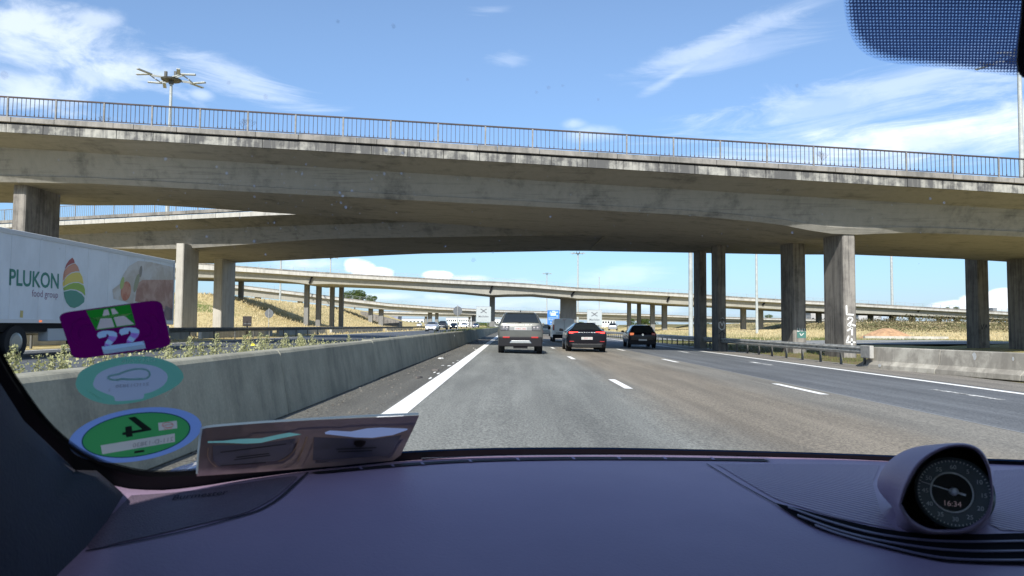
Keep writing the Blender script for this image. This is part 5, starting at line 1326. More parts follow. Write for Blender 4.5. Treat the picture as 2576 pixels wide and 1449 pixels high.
# ------------------------------------------------------------------ dashboard
dash_m = bpy.data.materials.new('aubergine_leather'); dash_m.use_nodes = True; n = NT(dash_m.node_tree)
pos = n.n('ShaderNodeTexCoord').outputs['Object']
gr1 = n.noise(pos, 380, 3, .6); gr2 = n.noise(pos, 3.0, 4, .6)
col = n.mix(n.ramp(gr2, .35, .65), (.255, .185, .275, 1), (.30, .22, .315, 1))
bp = n.n('ShaderNodeBump', {'Strength': .5, 'Distance': .0009, 'Height': gr1})
bs = n.n('ShaderNodeBsdfPrincipled', {'Base Color': col, 'Roughness': .48, 'Specular IOR Level': .6, 'Normal': bp.outputs[0]})
n.t.links.new(bs.outputs[0], n.n('ShaderNodeOutputMaterial').inputs[0])
def grained(name, c1, kind, rough=.45):
    m = bpy.data.materials.new(name); m.use_nodes = True; n = NT(m.node_tree)
    pos = n.n('ShaderNodeTexCoord').outputs['Object']
    if kind == 'ribs':
        w = n.n('ShaderNodeTexWave', {'Vector': pos, 'Scale': 62.0, 'Distortion': 0.0}); w.bands_direction = 'DIAGONAL'; h = w.outputs['Fac']
        v2 = n.n('ShaderNodeTexVoronoi', {'Vector': pos, 'Scale': 420.0}).outputs['Distance']
        h = n.m('MULTIPLY', h, 1.0); dark = n.m('MULTIPLY', n.ramp(h, .45, .1), .45)
        col = n.mix(dark, c4(c1), (.05, .04, .075, 1)); dist = .0012
    else:
        v2 = n.n('ShaderNodeTexVoronoi', {'Vector': pos, 'Scale': 800.0}).outputs['Distance']; h = v2
        col = n.mix(n.ramp(v2, .3, .7), c4(c1), c4([k * .85 for k in c1])); dist = .0006
    bp = n.n('ShaderNodeBump', {'Strength': .7, 'Distance': dist, 'Height': h})
    bs = n.n('ShaderNodeBsdfPrincipled', {'Base Color': col, 'Roughness': rough, 'Specular IOR Level': .6, 'Normal': bp.outputs[0]})
    n.t.links.new(bs.outputs[0], n.n('ShaderNodeOutputMaterial').inputs[0]); return m
back = [q for q in resample([q for q in lowc if q[0] >= 240], 60)]
bk = [cast(GX, x, y - 3, .003) for x, y in back]
rows = []
def zfront(x): return -.198 + .012 * exp(-((x + .25) / .2) ** 2)
for j in range(26):
    v = j / 25; row = []
    for q in bk:
        yf = .36 + .0 * q.x; y = q.y + (yf - q.y) * v; f = (q.y - y)
        z = q.z + (zfront(q.x) - q.z) * sstep(v * 1.15) + .012 * sin(pi * min(1, v * 1.1)) - .09 * max(0, v - .86) ** 1.0 * 4 * max(0, v - .86) / .14
        x = q.x + (-.05 if q.x < 0 else .0) * v
        row.append(Vector((x, y, z)))
    rows.append(row)
dm = MB().loft(rows, closed=False, caps=False)
DB = BVHTree.FromPolygons([Vector(q) for q in dm.v], dm.f)
dash = addown(dm, 'dashboard', dash_m, smooth=True)
DO = OWN
def on_dash(name, pts, m, pull=.0008, n_=None, parent=None, th=0.0, closed_curve=False):
    """closed outline in picture positions laid on the dashboard, filled by triangulation"""
    if n_: pts = resample(pts + [pts[0]], n_)[:-1]
    bm = bmesh.new(); vs = [bm.verts.new((x, y, 0)) for x, y in pts]; es = [bm.edges.new((vs[i], vs[(i + 1) % len(vs)])) for i in range(len(vs))]
    bmesh.ops.triangle_fill(bm, use_beauty=True, edges=es)
    for _ in range(5):
        le = [e for e in bm.edges if (e.verts[0].co - e.verts[1].co).length > 22]
        if le: bmesh.ops.subdivide_edges(bm, edges=le, cuts=1); bmesh.ops.triangulate(bm, faces=bm.faces)
    b = MB(); ok = True
    bm.verts.ensure_lookup_table()
    for v_ in bm.verts:
        q = cast(DB, v_.co.x, v_.co.y, 0)
        if q is None: q = cast(GX, v_.co.x, v_.co.y, 0) or Vector((0, 1, -.3))
        b.v.append(tuple(q + Vector((0, 0, pull))))
    bm.verts.index_update(); b.f = [tuple(v_.index for v_ in f.verts) for f in bm.faces]; bm.free()
    return addown(b, name, m, parent or own, fix=False)
def band(name, c0, c1, bvh, m, pull=.001, n_=60, parent=None, lift=True, smooth=True):
    b = MB(); rws_ = []; A1, C1 = resample(c0, n_), resample(c1, n_); K_ = 6
    for j in range(K_ + 1):
        f = j / K_; r = []
        for a, c in zip(A1, C1):
            p0 = cast(bvh, a[0] * (1 - f) + c[0] * f, a[1] * (1 - f) + c[1] * f)
            r.append(None if p0 is None else p0 + (Vector((0, 0, pull)) if lift else -p0.normalized() * pull))
        rws_.append(r)
    ok = [i for i in range(n_) if all(r[i] is not None for r in rws_)]
    b.loft([[r[i] for i in ok] for r in rws_], closed=False, caps=False); return addown(b, name, m, parent or own, fix=False)
grn = grained('ribbed_speaker_cover', (.26, .19, .275), 'ribs')
lth = grained('grained_cover', (.12, .09, .125), 'cells', .55)
on_dash('speaker_cover', smooth_curve([(1800, 1169), (1950, 1168), (2100, 1169), (2215, 1171)], 5) + [(2195, 1215), (2215, 1290), (2255, 1335)] + smooth_curve([(2200, 1322), (2100, 1302), (2000, 1272), (1950, 1255), (1880, 1215), (1815, 1176)], 5), grn, .0006)
on_dash('speaker_cover', [(2500, 1185), (2590, 1180), (2590, 1338), (2520, 1335), (2490, 1320)], grn, .0006)
on_dash('glove_cover', smooth_curve([(330, 1249), (420, 1243), (520, 1232), (640, 1214), (740, 1200), (740, 1212), (700, 1248), (650, 1278), (600, 1298), (500, 1322), (400, 1346), (300, 1368), (225, 1384), (222, 1340), (290, 1290)], 3), lth, .0010)
sm = mat('seam_dark', (.012, .010, .02), .8)
band('seam', smooth_curve([(772, 1190), (742, 1216), (700, 1254), (650, 1284), (590, 1304), (480, 1334), (350, 1362), (215, 1388)], 5), smooth_curve([(778, 1190), (750, 1218), (705, 1258), (652, 1288), (590, 1307), (480, 1336.5), (350, 1364.5), (215, 1390.5)], 5), DB, sm, .0010)
band('seam', [(1776, 1168), (1860, 1220), (1950, 1270)], [(1779, 1168), (1862, 1219), (1953, 1269)], DB, sm, .0010)
# defroster slot with little ribs
band('defrost_vent', smooth_curve([(778, 1191), (900, 1179), (1050, 1166), (1200, 1158.5), (1400, 1153.5), (1600, 1152.5), (1800, 1154), (1920, 1156)], 5), smooth_curve([(800, 1194), (910, 1184), (1060, 1171), (1210, 1163), (1400, 1159), (1600, 1158.5), (1800, 1160), (1938, 1163)], 5), DB, M['black'], .0012)
ribm = mat('slot_rib', (.22, .18, .30), .5)
for x, y in [(905, 1181), (985, 1174), (1060, 1169), (1180, 1162), (1300, 1158), (1440, 1155.5), (1555, 1155), (1670, 1155), (1790, 1156)]:
    band('vent_rib', [(x - 4, y - 3), (x + 3, y - 3)], [(x + 2, y + 3.5), (x + 9, y + 3.5)], DB, ribm, .0016, 4)
band('trim_line', smooth_curve([(1060, 1157), (1288, 1150.5), (1500, 1149), (1700, 1150.5), (1900, 1154), (1935, 1157)], 5), smooth_curve([(1060, 1158.5), (1288, 1152), (1500, 1150.7), (1700, 1152), (1900, 1155.5), (1937, 1159)], 5), DB, mat('slot_edge_silver', (.30, .33, .42), .3, .5), .0022)
# outlet slot with three slats at the right
vtop = smooth_curve([(1948, 1268), (2010, 1283), (2084, 1303), (2217, 1333), (2317, 1345), (2434, 1348), (2600, 1344)], 5)
vbot = smooth_curve([(1952, 1271), (2001, 1304), (2067, 1337), (2184, 1371), (2301, 1401), (2401, 1418), (2600, 1425)], 5)
vent = band('air_vent', vtop, vbot, DB, mat('vent_inside', (.003, .003, .005), .9, spec=.05), .0014, 70)
sl = mat('vent_slat_purple', (.11, .09, .14), .5)
for c0 in [[(1982, 1279), (2084, 1315), (2200, 1346), (2317, 1362), (2440, 1367), (2600, 1365)], [(2006, 1300), (2100, 1335), (2200, 1361), (2334, 1383), (2450, 1391), (2600, 1390)], [(2050, 1325), (2120, 1350), (2227, 1378), (2350, 1405), (2450, 1413), (2600, 1414)]]:
    a = smooth_curve(c0, 5); b = MB(); g0, g1, g2, g3 = [], [], [], []
    for x, y in resample(a, 50):
        p0, p1 = cast(DB, x, y), cast(DB, x, y + 4.2)
        if p0 is None or p1 is None: continue
        g0.append(p0 + Vector((0, 0, .0026))); g1.append(p1 + Vector((0, 0, .0026))); g2.append(p1 + Vector((0, 0, .0017))); g3.append(p0 + Vector((0, 0, .0017)))
    b.loft([g0, g1, g2, g3, g0], closed=False, caps=False); o = addown(b, 'slat', sl, own, fix=False, smooth=False)
# script lettering pressed into the left cover
v, f = text_tris('Burmester', align='LEFT'); b = MB(); w_ = max(q[0] for q in v)
for q in v:
    x = 430 + q[0] / w_ * 140 + q[1] * 10; y = 1263 - q[1] * 18 - q[0] / w_ * 15; p_ = cast(DB, x, y) or Vector((0, 1, -.2)); b.v.append(tuple(p_ + Vector((0, 0, .0016))))
b.f = f; addown(b, 'pressed_lettering', sm, own, fix=False)

# ------------------------------------------------------------------ A pillar trim, header, roof, door
pil = mat('pillar_trim_navy', (.016, .017, .032), .8, 0, .15, 30, space='obj', bump=.15, bscale=400)
inner = resample([q for q in lowc if q[0] <= 330], 30)
g0 = [cast(GX, x, y, .004) for x, y in inner]; g0 = [q for q in g0 if q is not None]
rows = [g0]
for k, (dx, dy, dz) in enumerate([(-.012, -.012, .004), (-.05, -.05, -.01), (-.10, -.14, -.05), (-.13, -.22, -.12), (-.14, -.26, -.26)]):
    rows.append([q + Vector((dx, dy, dz)) for q in g0])
# lower end flares out along the door side of the dashboard
b = MB().loft(rows, closed=False, caps=False)
addown(b, 'pillar_trim', pil, own, smooth=True, fix=False)
e = [px(300, 1230, .60), px(310, 1246, .57), px(270, 1310, .535), px(215, 1378, .49), px(150, 1440, .45), px(100, 1500, .42), px(60, 1600, .39)]
e2 = [px(190, 1183, .56), px(180, 1200, .52), px(130, 1270, .47), px(60, 1330, .42), px(-20, 1400, .38), px(-90, 1460, .36), px(-150, 1600, .34)]
e3 = [px(60, 1058, .48), px(50, 1100, .44), px(0, 1180, .40), px(-60, 1260, .36), px(-120, 1300, .33), px(-200, 1400, .31), px(-250, 1600, .30)]
e4 = [px(-60, 870, .40), px(-80, 950, .38), px(-120, 1050, .34), px(-180, 1150, .31), px(-240, 1250, .29), px(-300, 1400, .28), px(-350, 1600, .27)]
addown(MB().loft([e, [a.lerp(c, .35) + Vector((0, -.012, .012)) for a, c in zip(e, e2)], e2, e3, e4], closed=False, caps=False), 'pillar_foot', pil, own, smooth=True, fix=False)
head_m = mat('headliner_grey', (.20, .20, .22), .9)
tp_ = [bez(top_c, i / 20) for i in range(21)]
rws = [[q * 1.0 + Vector((0, .004, .006)) for q in tp_], [q + Vector((0, -.05, .022)) for q in tp_], [Vector((q.x + (-.05 if i < 2 else .05 if i > 18 else 0), -.25, .25 - (.09 if i in (0, 20) else .03 if i in (1, 19) else 0))) for i, q in enumerate(tp_)], [Vector((q.x + (-.05 if i < 2 else .05 if i > 18 else 0), -1.2, .26 - (.09 if i in (0, 20) else .03 if i in (1, 19) else 0))) for i, q in enumerate(tp_)], [Vector((q.x, -1.9, .22)) for q in tp_], [Vector((q.x, -2.3, .0)) for q in tp_], [Vector((q.x, -2.5, -.5)) for q in tp_]]
addown(MB().loft(rws, closed=False, caps=False), 'roof', head_m, own, smooth=True, fix=False)  # unseen roof, added and shaped to keep the sun off the dashboard
for s, X in ((-1, -.46), (1, 1.26)):
    q = MB(); q.loft([[(X, .5, -.11), (X, -.3, -.05), (X, -1.8, -.02), (X, -2.4, 0)], [(X + s * .04, .5, -.3), (X + s * .04, -.3, -.3), (X + s * .04, -1.8, -.3), (X, -2.4, -.3)], [(X, .5, -.75), (X, -.3, -.75), (X, -1.8, -.75), (X, -2.4, -.7)]], closed=False, caps=False)
    addown(q, 'door', pil, own, fix=False)
    q = MB(); xr = -.34 if s < 0 else 1.14
    q.hexa([(X, .46, -.10), (X + .03, .46, -.10), (X + .03, .40, -.09), (X, .40, -.09), (xr - .02, .12, .15), (xr + .02, .12, .15), (xr + .02, .05, .16), (xr - .02, .05, .16)])
    q.hexa([(X, -.45, -.06), (X + .03, -.45, -.06), (X + .03, -.60, -.06), (X, -.60, -.06), (xr - .02, -.42, .26), (xr + .02, -.42, .26), (xr + .02, -.56, .26), (xr - .02, -.56, .26)])
    addown(q, 'pillar', pil, own)
addown(MB().box(-.46, -2.4, -.78, 1.26, .95, -.74), 'floor_mat', M['black'], own)
# front face of the dashboard towards the seats
lastrow = None
# bonnet: blue paint, crest over the wheel at the left and right
bonm = paintm('blue_bonnet_paint', (.03, .10, .30), .35, .08)
rws = []
for yy, dz in [(.60, -.03), (.80, -.01), (1.0, 0), (1.25, -.008), (1.45, -.04), (1.6, -.09), (1.8, -.17), (2.0, -.25), (2.2, -.4)]:
    r = []
    for i in range(41):
        x = -.60 + 2.0 * i / 40; u = abs(x - .4)
        z = -.262 + .072 * exp(-((u - .82) / .12) ** 2) - .3 * max(0, u - .93) ** 1.5 * 4 + dz + .016 * exp(-(u / .5) ** 2)
        r.append((x, yy, z))
    rws.append(r)
addown(MB().loft(rws, closed=False, caps=False), 'bonnet', bonm, own, smooth=True, fix=False)
# strip added in bonnet paint for the bonnet's bright blue top line
band('bonnet_sliver', [(q[0], q[1] - 4.5) for q in smooth_curve([(760, 1160), (1000, 1140.5), (1150, 1133.5), (1288, 1130.5), (1500, 1130), (1700, 1133.5), (1900, 1138.5), (2100, 1144.5), (2240, 1149.5), (2600, 1162)], 5)],
     smooth_curve([(760, 1163), (1000, 1142), (1150, 1135), (1288, 1132), (1500, 1132), (1700, 1135.5), (1900, 1140.5), (2100, 1147), (2240, 1152), (2600, 1164)], 5), GX, bonm, -.004, 60, lift=False)

# ------------------------------------------------------------------ dashboard clock in its hood
ck = own
YCk = cast(DB, 2400, 1350).y - .012
def ring(pts, Y): return [px(x, y, Y) for x, y in pts]
open_ = [(2267, 1267), (2284, 1220), (2317, 1167), (2367, 1133), (2417, 1124), (2456, 1136), (2480, 1172), (2490, 1215), (2491, 1257), (2474, 1298), (2425, 1328), (2380, 1332), (2334, 1328), (2291, 1303)]
rim_ = [(2258, 1272), (2273, 1218), (2308, 1161), (2362, 1126), (2418, 1116), (2462, 1128), (2488, 1166), (2497, 1213), (2498, 1262), (2484, 1306), (2440, 1338), (2380, 1344), (2325, 1340), (2277, 1314)]
mid_ = [(2252, 1278), (2238, 1215), (2264, 1164), (2330, 1125), (2405, 1114), (2455, 1123), (2484, 1155), (2495, 1210), (2498, 1270), (2486, 1312), (2445, 1345), (2375, 1352), (2315, 1350), (2262, 1332)]
bkk_ = [(2242, 1272), (2206, 1222), (2232, 1164), (2290, 1128), (2370, 1117), (2436, 1121), (2475, 1140), (2490, 1185), (2496, 1260), (2492, 1300), (2450, 1330), (2370, 1335), (2310, 1328), (2272, 1304)]
dense = lambda p_: resample(smooth_curve(p_ + [p_[0]], 5), 57)[:-1]
O_, R_, M_, B_ = dense(open_), dense(rim_), dense(mid_), dense(bkk_)
hood = MB().loft([ring(O_, YCk + .006), ring([((a[0] + c[0]) / 2, (a[1] + c[1]) / 2) for a, c in zip(O_, R_)], YCk - .004), ring(R_, YCk + .003), ring(M_, YCk + .035), ring(B_, YCk + .085)], caps=False)
hd_m = bpy.data.materials['aubergine_leather']
clock = addown(hood, 'clock_hood', hd_m, own, smooth=True, fix=False)
blk = mat('clock_black', (.003, .003, .004), .35)
inner_ = [((x - 2395) * .97 + 2398, (y - 1235) * .97 + 1238) for x, y in O_]
q = MB().loft([ring(O_, YCk + .006), ring(inner_, YCk + .05)], caps=False); q.poly(ring(inner_, YCk + .05)); addown(q, 'clock_recess', blk, own, smooth=False, fix=False)
nml = Vector((-.42, -.86, .22)).normalized()
cc = px(2400, 1240, YCk + .022); r_ = 87 / FPX * (YCk + .022) * 1.0
ex = Vector((0, 0, 1)).cross(nml).normalized() * 1.0; ey = nml.cross(ex).normalized()
def cp(u, v, d=0.0): return cc + ex * (u * r_) + ey * (v * r_) + nml * d
def disc(ru, rv, d, du=0, dv=0, n_=48): return [cp(du + ru * cos(2 * pi * k / n_), dv + rv * sin(2 * pi * k / n_), d) for k in range(n_)]
face_m = mat('clock_face_grey', (.10, .12, .13), .35, coat=.5)
q = MB().loft([disc(1, 1, -.012), disc(1.0, 1.0, .002), disc(.93, .93, .003), disc(.90, .90, 0)], caps=False)
case = addown(q, 'clock', mat('clock_case', (.10, .12, .12), .3, .3, coat=.6), own, smooth='auto', fix=False)
def cpart(b, name, m, smooth=False):
    b.v = [tuple(Vector(q) - OWN) for q in b.v]; return b.obj(name, m, case, smooth=smooth, fix=False)
q = MB(); q.poly(disc(.92, .92, .0005)); cpart(q, 'dial', face_m)
q = MB(); q.poly(disc(.50, .52, .0012, -.06, .01)); cpart(q, 'inner_dial', mat('inner_dial_black', (.002, .002, .003), .2))
q = MB().loft([disc(.50, .52, .0014, -.06, .01), disc(.525, .545, .0030, -.06, .01), disc(.55, .57, .0014, -.06, .01)], caps=False); cpart(q, 'chrome_ring', mat('ring_satin', (.8, .8, .78), .35, .3), True)
def ctext(s, u, v, h, m, name='numeral'):
    vv, ff = text_tris(s); b = MB(); b.v = [tuple(cp(u + a * h, v + (c - .35) * h, .0014)) for a, c in vv]; b.f = ff; return cpart(b, name, m)
nm_m = mat('dial_white_print', (.85, .85, .83), .5)
for k in range(12):
    a = pi / 2 - 2 * pi * k / 12; ctext(str(k * 5 if k else 60), .72 * cos(a), .72 * sin(a), .17, nm_m)
tk = MB()
for k in range(60):
    a = pi / 2 - 2 * pi * k / 60; w_ = .012; l_ = .05 if k % 5 else .08
    c, s2 = cos(a), sin(a); tk.poly([cp((.86) * c - w_ * s2, .86 * s2 + w_ * c, .0013), cp(.86 * c + w_ * s2, .86 * s2 - w_ * c, .0013), cp((.86 + l_) * c + w_ * s2, (.86 + l_) * s2 - w_ * c, .0013), cp((.86 + l_) * c - w_ * s2, (.86 + l_) * s2 + w_ * c, .0013)])
cpart(tk, 'tick_marks', nm_m)
q = MB(); a = R(166); d_ = Vector((cos(a), sin(a))); p_ = Vector((-sin(a), cos(a)))
def hp_(t_, w_): return [cp(-.02 + d_.x * t_ + p_.x * w_, .03 + d_.y * t_ + p_.y * w_, .006), cp(-.02 + d_.x * t_ - p_.x * w_, .03 + d_.y * t_ - p_.y * w_, .006)]
A_, C_ = hp_(-.30, .03), hp_(.82, .008); q.poly([A_[0], C_[0], C_[1], A_[1]]); cpart(q, 'hand', mat('hand_white', (.85, .85, .85), .4))
q = MB().loft([disc(.12, .12, .0015, -.02, .03, 20), disc(.11, .11, .010, -.02, .03, 20), disc(.04, .04, .013, -.02, .03, 20)]); cpart(q, 'hub', mat('hub_satin', (.9, .9, .9), .3, .1), True)
ctext('16:34', -.06, -.30, .21, mat('clock_digits', (.16, .12, .15), .5, emit=((.9, .7, .8), .05)), 'digits')

# ------------------------------------------------------------------ stickers on the glass (seen from behind)
def sticker_mat(name, c, tl=.55, noise=0.0):
    tl = min(.85, tl + .25); c = tuple(min(.9, k * 1.35) for k in c)
    m = bpy.data.materials.new(name); m.use_nodes = True; n = NT(m.node_tree)
    d = n.n('ShaderNodeBsdfPrincipled', {'Base Color': c4(c), 'Roughness': .5}); t2 = n.n('ShaderNodeBsdfTranslucent', {'Color': c4(c)})
    mx = n.n('ShaderNodeMixShader', {0: tl}); n.t.links.new(d.outputs[0], mx.inputs[1]); n.t.links.new(t2.outputs[0], mx.inputs[2])
    n.t.links.new(mx.outputs[0], n.n('ShaderNodeOutputMaterial').inputs[0]); return m
class Stick:
    def __init__(s, name, label, anchor):
        s.o = cast(GX, *anchor); s.t = thing(name, label, 'sticker', s.o)
        s.k = 0
    def poly(s, name, pts, m, lv, n_=None, holes=()):
        if n_: pts = resample(smooth_curve(pts + [pts[0]], 4), n_)[:-1]
        b = laid(GX, pts, .0016 + lv * .0004, 26, s.o, holes); return b.obj(name, m, s.t, fix=False)
    def text(s, body, org, u, v, m, lv, name='lettering', **kw):
        vv, ff = text_tris(body, **kw); b = MB()
        b.v = [tuple(cast(GX, org[0] + u[0] * a + v[0] * c, org[1] + u[1] * a + v[1] * c, .0016 + lv * .0004) - s.o) for a, c in vv]; b.f = ff
        return b.obj(name, m, s.t, fix=False)
    def line(s, name, pts, w, m, lv):
        b = MB(); r0, r1 = [], []
        pts = smooth_curve(pts, 5) if len(pts) > 2 else pts
        for i, (x, y) in enumerate(pts):
            j = min(i, len(pts) - 2); dx, dy = pts[j + 1][0] - pts[j][0], pts[j + 1][1] - pts[j][1]; l = math.hypot(dx, dy) or 1
            r0.append(cast(GX, x + dy / l * w / 2, y - dx / l * w / 2, .0016 + lv * .0004) - s.o); r1.append(cast(GX, x - dy / l * w / 2, y + dx / l * w / 2, .0016 + lv * .0004) - s.o)
        b.loft([r0, r1], closed=False, caps=False); return b.obj(name, m, s.t, fix=False)
def v1(x, y): return ((200 + x / 7.625) / 1.1646, (870 + y / 7.625) / 1.1646)     # close look, purple sticker
def v2(x, y): return ((200 + x / 3.8143) / 1.1646, (1020 + y / 3.8143) / 1.1646)   # close look, round stickers
S = Stick('toll_vignette', 'purple rectangular toll sticker with green motorway picture and big pale 22, top of three', (290, 830))
pur = sticker_mat('vignette_purple', (.12, .0, .085), .35)
def rr_(pts, r=.16, n_=6):
    out = []; k = len(pts)
    for i in range(k):
        p0, p1, p2 = Vector(pts[i - 1]), Vector(pts[i]), Vector(pts[(i + 1) % k]); a = p1 + (p0 - p1) * r; c = p1 + (p2 - p1) * r
        for j in range(n_ + 1): t_ = j / n_; q = a.lerp(p1, t_).lerp(p1.lerp(c, t_), t_); out.append((q.x, q.y))
    return out
gp = [v1(400, 310), v1(1380, 165), v1(1500, 625), v1(620, 745)]
rp = [[v1(*p_) for p_ in q] for q in ([(800, 290), (885, 270), (925, 400), (765, 430)], [(950, 265), (1030, 258), (1125, 370), (985, 395)], [(720, 480), (965, 470), (1035, 670), (635, 722)], [(1010, 455), (1245, 415), (1475, 605), (1085, 660)])]
nums = []
for dx, dy in ((0, 8), (495, -62)):
    nums.append([v1(x + dx, y + dy) for x, y in [(640, 860), (660, 790), (760, 752), (880, 745), (1010, 755), (1085, 800), (1095, 870), (1060, 950), (1000, 1010), (950, 1070), (800, 1090), (820, 1010), (880, 930), (905, 860), (880, 815), (850, 840), (850, 880), (760, 900), (690, 920)]])
base = [v1(*q) for q in [(745, 1112), (1200, 1047), (1240, 1045), (1690, 985), (1735, 1150), (795, 1280)]]
S.poly('backing', rr_([(145, 788), (405, 753), (432, 872), (185, 905)], .13), pur, 0, holes=[gp, base] + nums)
S.poly('green_panel', gp, sticker_mat('vignette_green', (.015, .20, .02), .45), 0, holes=rp)
pk = sticker_mat('vignette_pale', (.50, .42, .38), .45); pg = sticker_mat('vignette_pale_green', (.55, .70, .42), .45)
for q in rp: S.poly('road_panel', q, pk, 0)
S.poly('bridge_bar', [v1(*p_) for p_ in [(510, 475), (780, 440), (1100, 405), (1420, 360), (1300, 420), (1100, 425), (720, 470), (660, 530), (620, 490)]], pg, 1)
pb_ = sticker_mat('vignette_numeral', (.34, .46, .58), .5); pp_ = sticker_mat('vignette_pink', (.75, .30, .75), .5)
for q in nums: S.poly('numeral', q, pb_, 0)
for dx, dy in ((0, 8), (495, -62)):
    T = lambda x, y: v1(x + dx, y + dy)
    S.poly('numeral_shadow', [T(*q) for q in [(905, 860), (1090, 880), (1050, 960), (1000, 1000), (880, 930)]], pp_, 1)
    S.poly('numeral_shadow', [T(*q) for q in [(820, 1010), (860, 1040), (940, 1060), (880, 1080), (800, 1090)]], pp_, 1)
S.poly('numeral_base', base, pb_, 0)
S.poly('grey_strip', [v1(*q) for q in [(775, 1190), (1705, 1060), (1735, 1150), (795, 1280)]], sticker_mat('vignette_grey', (.80, .78, .62), .45), 1)
ringm = sticker_mat('vignette_ring', (.17, .02, .19), .4)
for c_, rx_, ry_ in ((v1(420, 800), 42, 38), (v1(420, 820), 22, 20)): S.line('holo_ring', [(c_[0] + rx_ * cos(a), c_[1] + ry_ * sin(a)) for a in [pi * (.6 + k * .16) for k in range(8)]], 1.2, ringm, 7)
for c_, rx_, ry_ in ((v1(1700, 700), 40, 36), (v1(1700, 720), 20, 18)): S.line('holo_ring', [(c_[0] + rx_ * cos(a), c_[1] + ry_ * sin(a)) for a in [pi * (-.45 + k * .14) for k in range(8)]], 1.2, ringm, 7)

S = Stick('air_quality_sticker', 'pale green oval sticker with lilac centre and car outline, middle of three', (327, 955))
cen = resample(smooth_curve([v2(*q) for q in [(275, 400), (320, 300), (440, 230), (640, 180), (820, 178), (980, 205), (1090, 270), (1110, 340), (1060, 420), (930, 490), (840, 515), (830, 565), (530, 592), (520, 545), (400, 500), (300, 450), (275, 400)]], 4), 60)[:-1]
S.poly('green_ring', [v2(*q) for q in [(80, 400), (130, 270), (290, 180), (560, 105), (800, 88), (1000, 110), (1180, 175), (1275, 270), (1285, 340), (1200, 430), (1000, 530), (780, 600), (520, 630), (330, 605), (180, 540), (105, 470)]], sticker_mat('sticker_sea_green', (.13, .34, .24), .5), 0, 60, holes=[cen])
S.poly('pale_centre', cen, sticker_mat('sticker_lilac_white', (.33, .36, .42), .5), 0)
gc = sticker_mat('sticker_print_green', (.30, .50, .42), .5)
S.line('car_outline', [v2(*q) for q in [(860, 345), (905, 310), (900, 260), (840, 235), (740, 235), (640, 260), (560, 290), (470, 310), (445, 335), (500, 355), (560, 352)]], 5, gc, 2)
S.line('cable', [v2(*q) for q in [(540, 358), (600, 345), (700, 350), (780, 345), (850, 345)]], 5.5, gc, 3)
gt_ = sticker_mat('sticker_grey_print', (.20, .21, .24), .4)
S.text('211D13830', v2(905, 415), (-13.2 * 1.36, 1.4), (.5, -11), gt_, 3, align='LEFT')
S.text("CRIT'AIR", v2(975, 145), (-19.5, 1.0), (.5, -12), sticker_mat('sticker_pale_print', (.65, .65, .65), .5), 2, align='LEFT', spacing=1.15)
S.text('2', v2(475, 480), (-14, 1.0), (.5, -9), gt_, 3, align='LEFT')
wtm = sticker_mat('sticker_pale_print2', (.27, .50, .38), .5)
for (x, y, a_, s_) in [(215, 480, .6, 'transition'), (1215, 400, -.75, 'ministere')]:
    S.text(s_, v2(x + (200 if s_ == 'transition' else -170), y + (105 if s_ == 'transition' else 150)) if False else v2(x, y), (11 * cos(a_), 11 * sin(a_)) if s_ == 'transition' else (-8, 9), (3, -8), wtm, 2, align='LEFT')

S = Stick('emission_sticker', 'green oval sticker with black 4 inside a pale blue ring, lowest of three', (340, 1093))
def oval(cx, cy, a_, b_, th, n_=56): return [v2(cx + a_ * cos(t_) * cos(th) + b_ * sin(t_) * sin(th), cy - a_ * cos(t_) * sin(th) + b_ * sin(t_) * cos(th)) for t_ in [2 * pi * k / n_ for k in range(n_)]]
strip_ = [v2(*q) for q in [(362, 1086), (1190, 953), (1192, 1047), (380, 1186)]]; lab_ = [v2(*q) for q in [(1005, 835), (1212, 810), (1218, 895), (1012, 922)]]
rimo = oval(757, 970, 615, 243, .145); grn_ = oval(757, 970, 600, 232, .145)
S.poly('blue_ring', oval(748, 970, 750, 292, .155), sticker_mat('sticker_pale_blue', (.20, .29, .54), .5), 0, holes=[rimo])
S.poly('dark_rim', rimo, sticker_mat('sticker_rim', (.01, .06, .07), .3), 0, holes=[grn_])
S.poly('green_disc', grn_, sticker_mat('sticker_green', (.05, .27, .08), .5), 0, holes=[lab_, strip_])
bk_ = sticker_mat('sticker_black', (.01, .02, .02), .1)
S.poly('numeral', [v2(*q) for q in [(665, 778), (745, 765), (930, 902), (925, 918), (715, 955), (722, 985), (650, 997), (642, 968), (605, 972), (603, 945), (640, 938), (636, 880), (708, 868), (714, 925), (825, 905)]], bk_, 3)
cr = sticker_mat('sticker_cream', (.48, .44, .38), .5)
S.poly('number_strip', strip_, cr, 0)
S.poly('hologram_label', lab_, cr, 0)
rdp = sticker_mat('sticker_red_print', (.60, .12, .09), .4)
S.line('red_ring', [v2(1112 + 62 * cos(t_), 858 + 28 * sin(t_)) for t_ in [2 * pi * k / 12 for k in range(13)]], 1.6, rdp, 4)
S.line('red_bar', [v2(1060, 862), v2(1165, 852)], 1.4, rdp, 4)
S.text('211-D-13830', v2(1175, 1035), (-18.2, 3.0), (1.0, -15), sticker_mat('sticker_brown_print', (.26, .22, .20), .3), 4, align='LEFT', spacing=1.05)
S.text('ZONE', v2(1165, 905), (-8, 1), (.3, -6), rdp, 4, align='LEFT')
S.poly('seal', [v2(*q) for q in [(740, 1150), (850, 1135), (850, 1160), (735, 1178)]], bk_, 4)
S.line('seal_ring', [v2(785 + 140 * cos(t_), 1150 + 48 * sin(t_)) for t_ in [pi * (-.05 + k * .14) for k in range(8)]], 1.0, sticker_mat('sticker_seal', (.05, .22, .09), .4), 4)

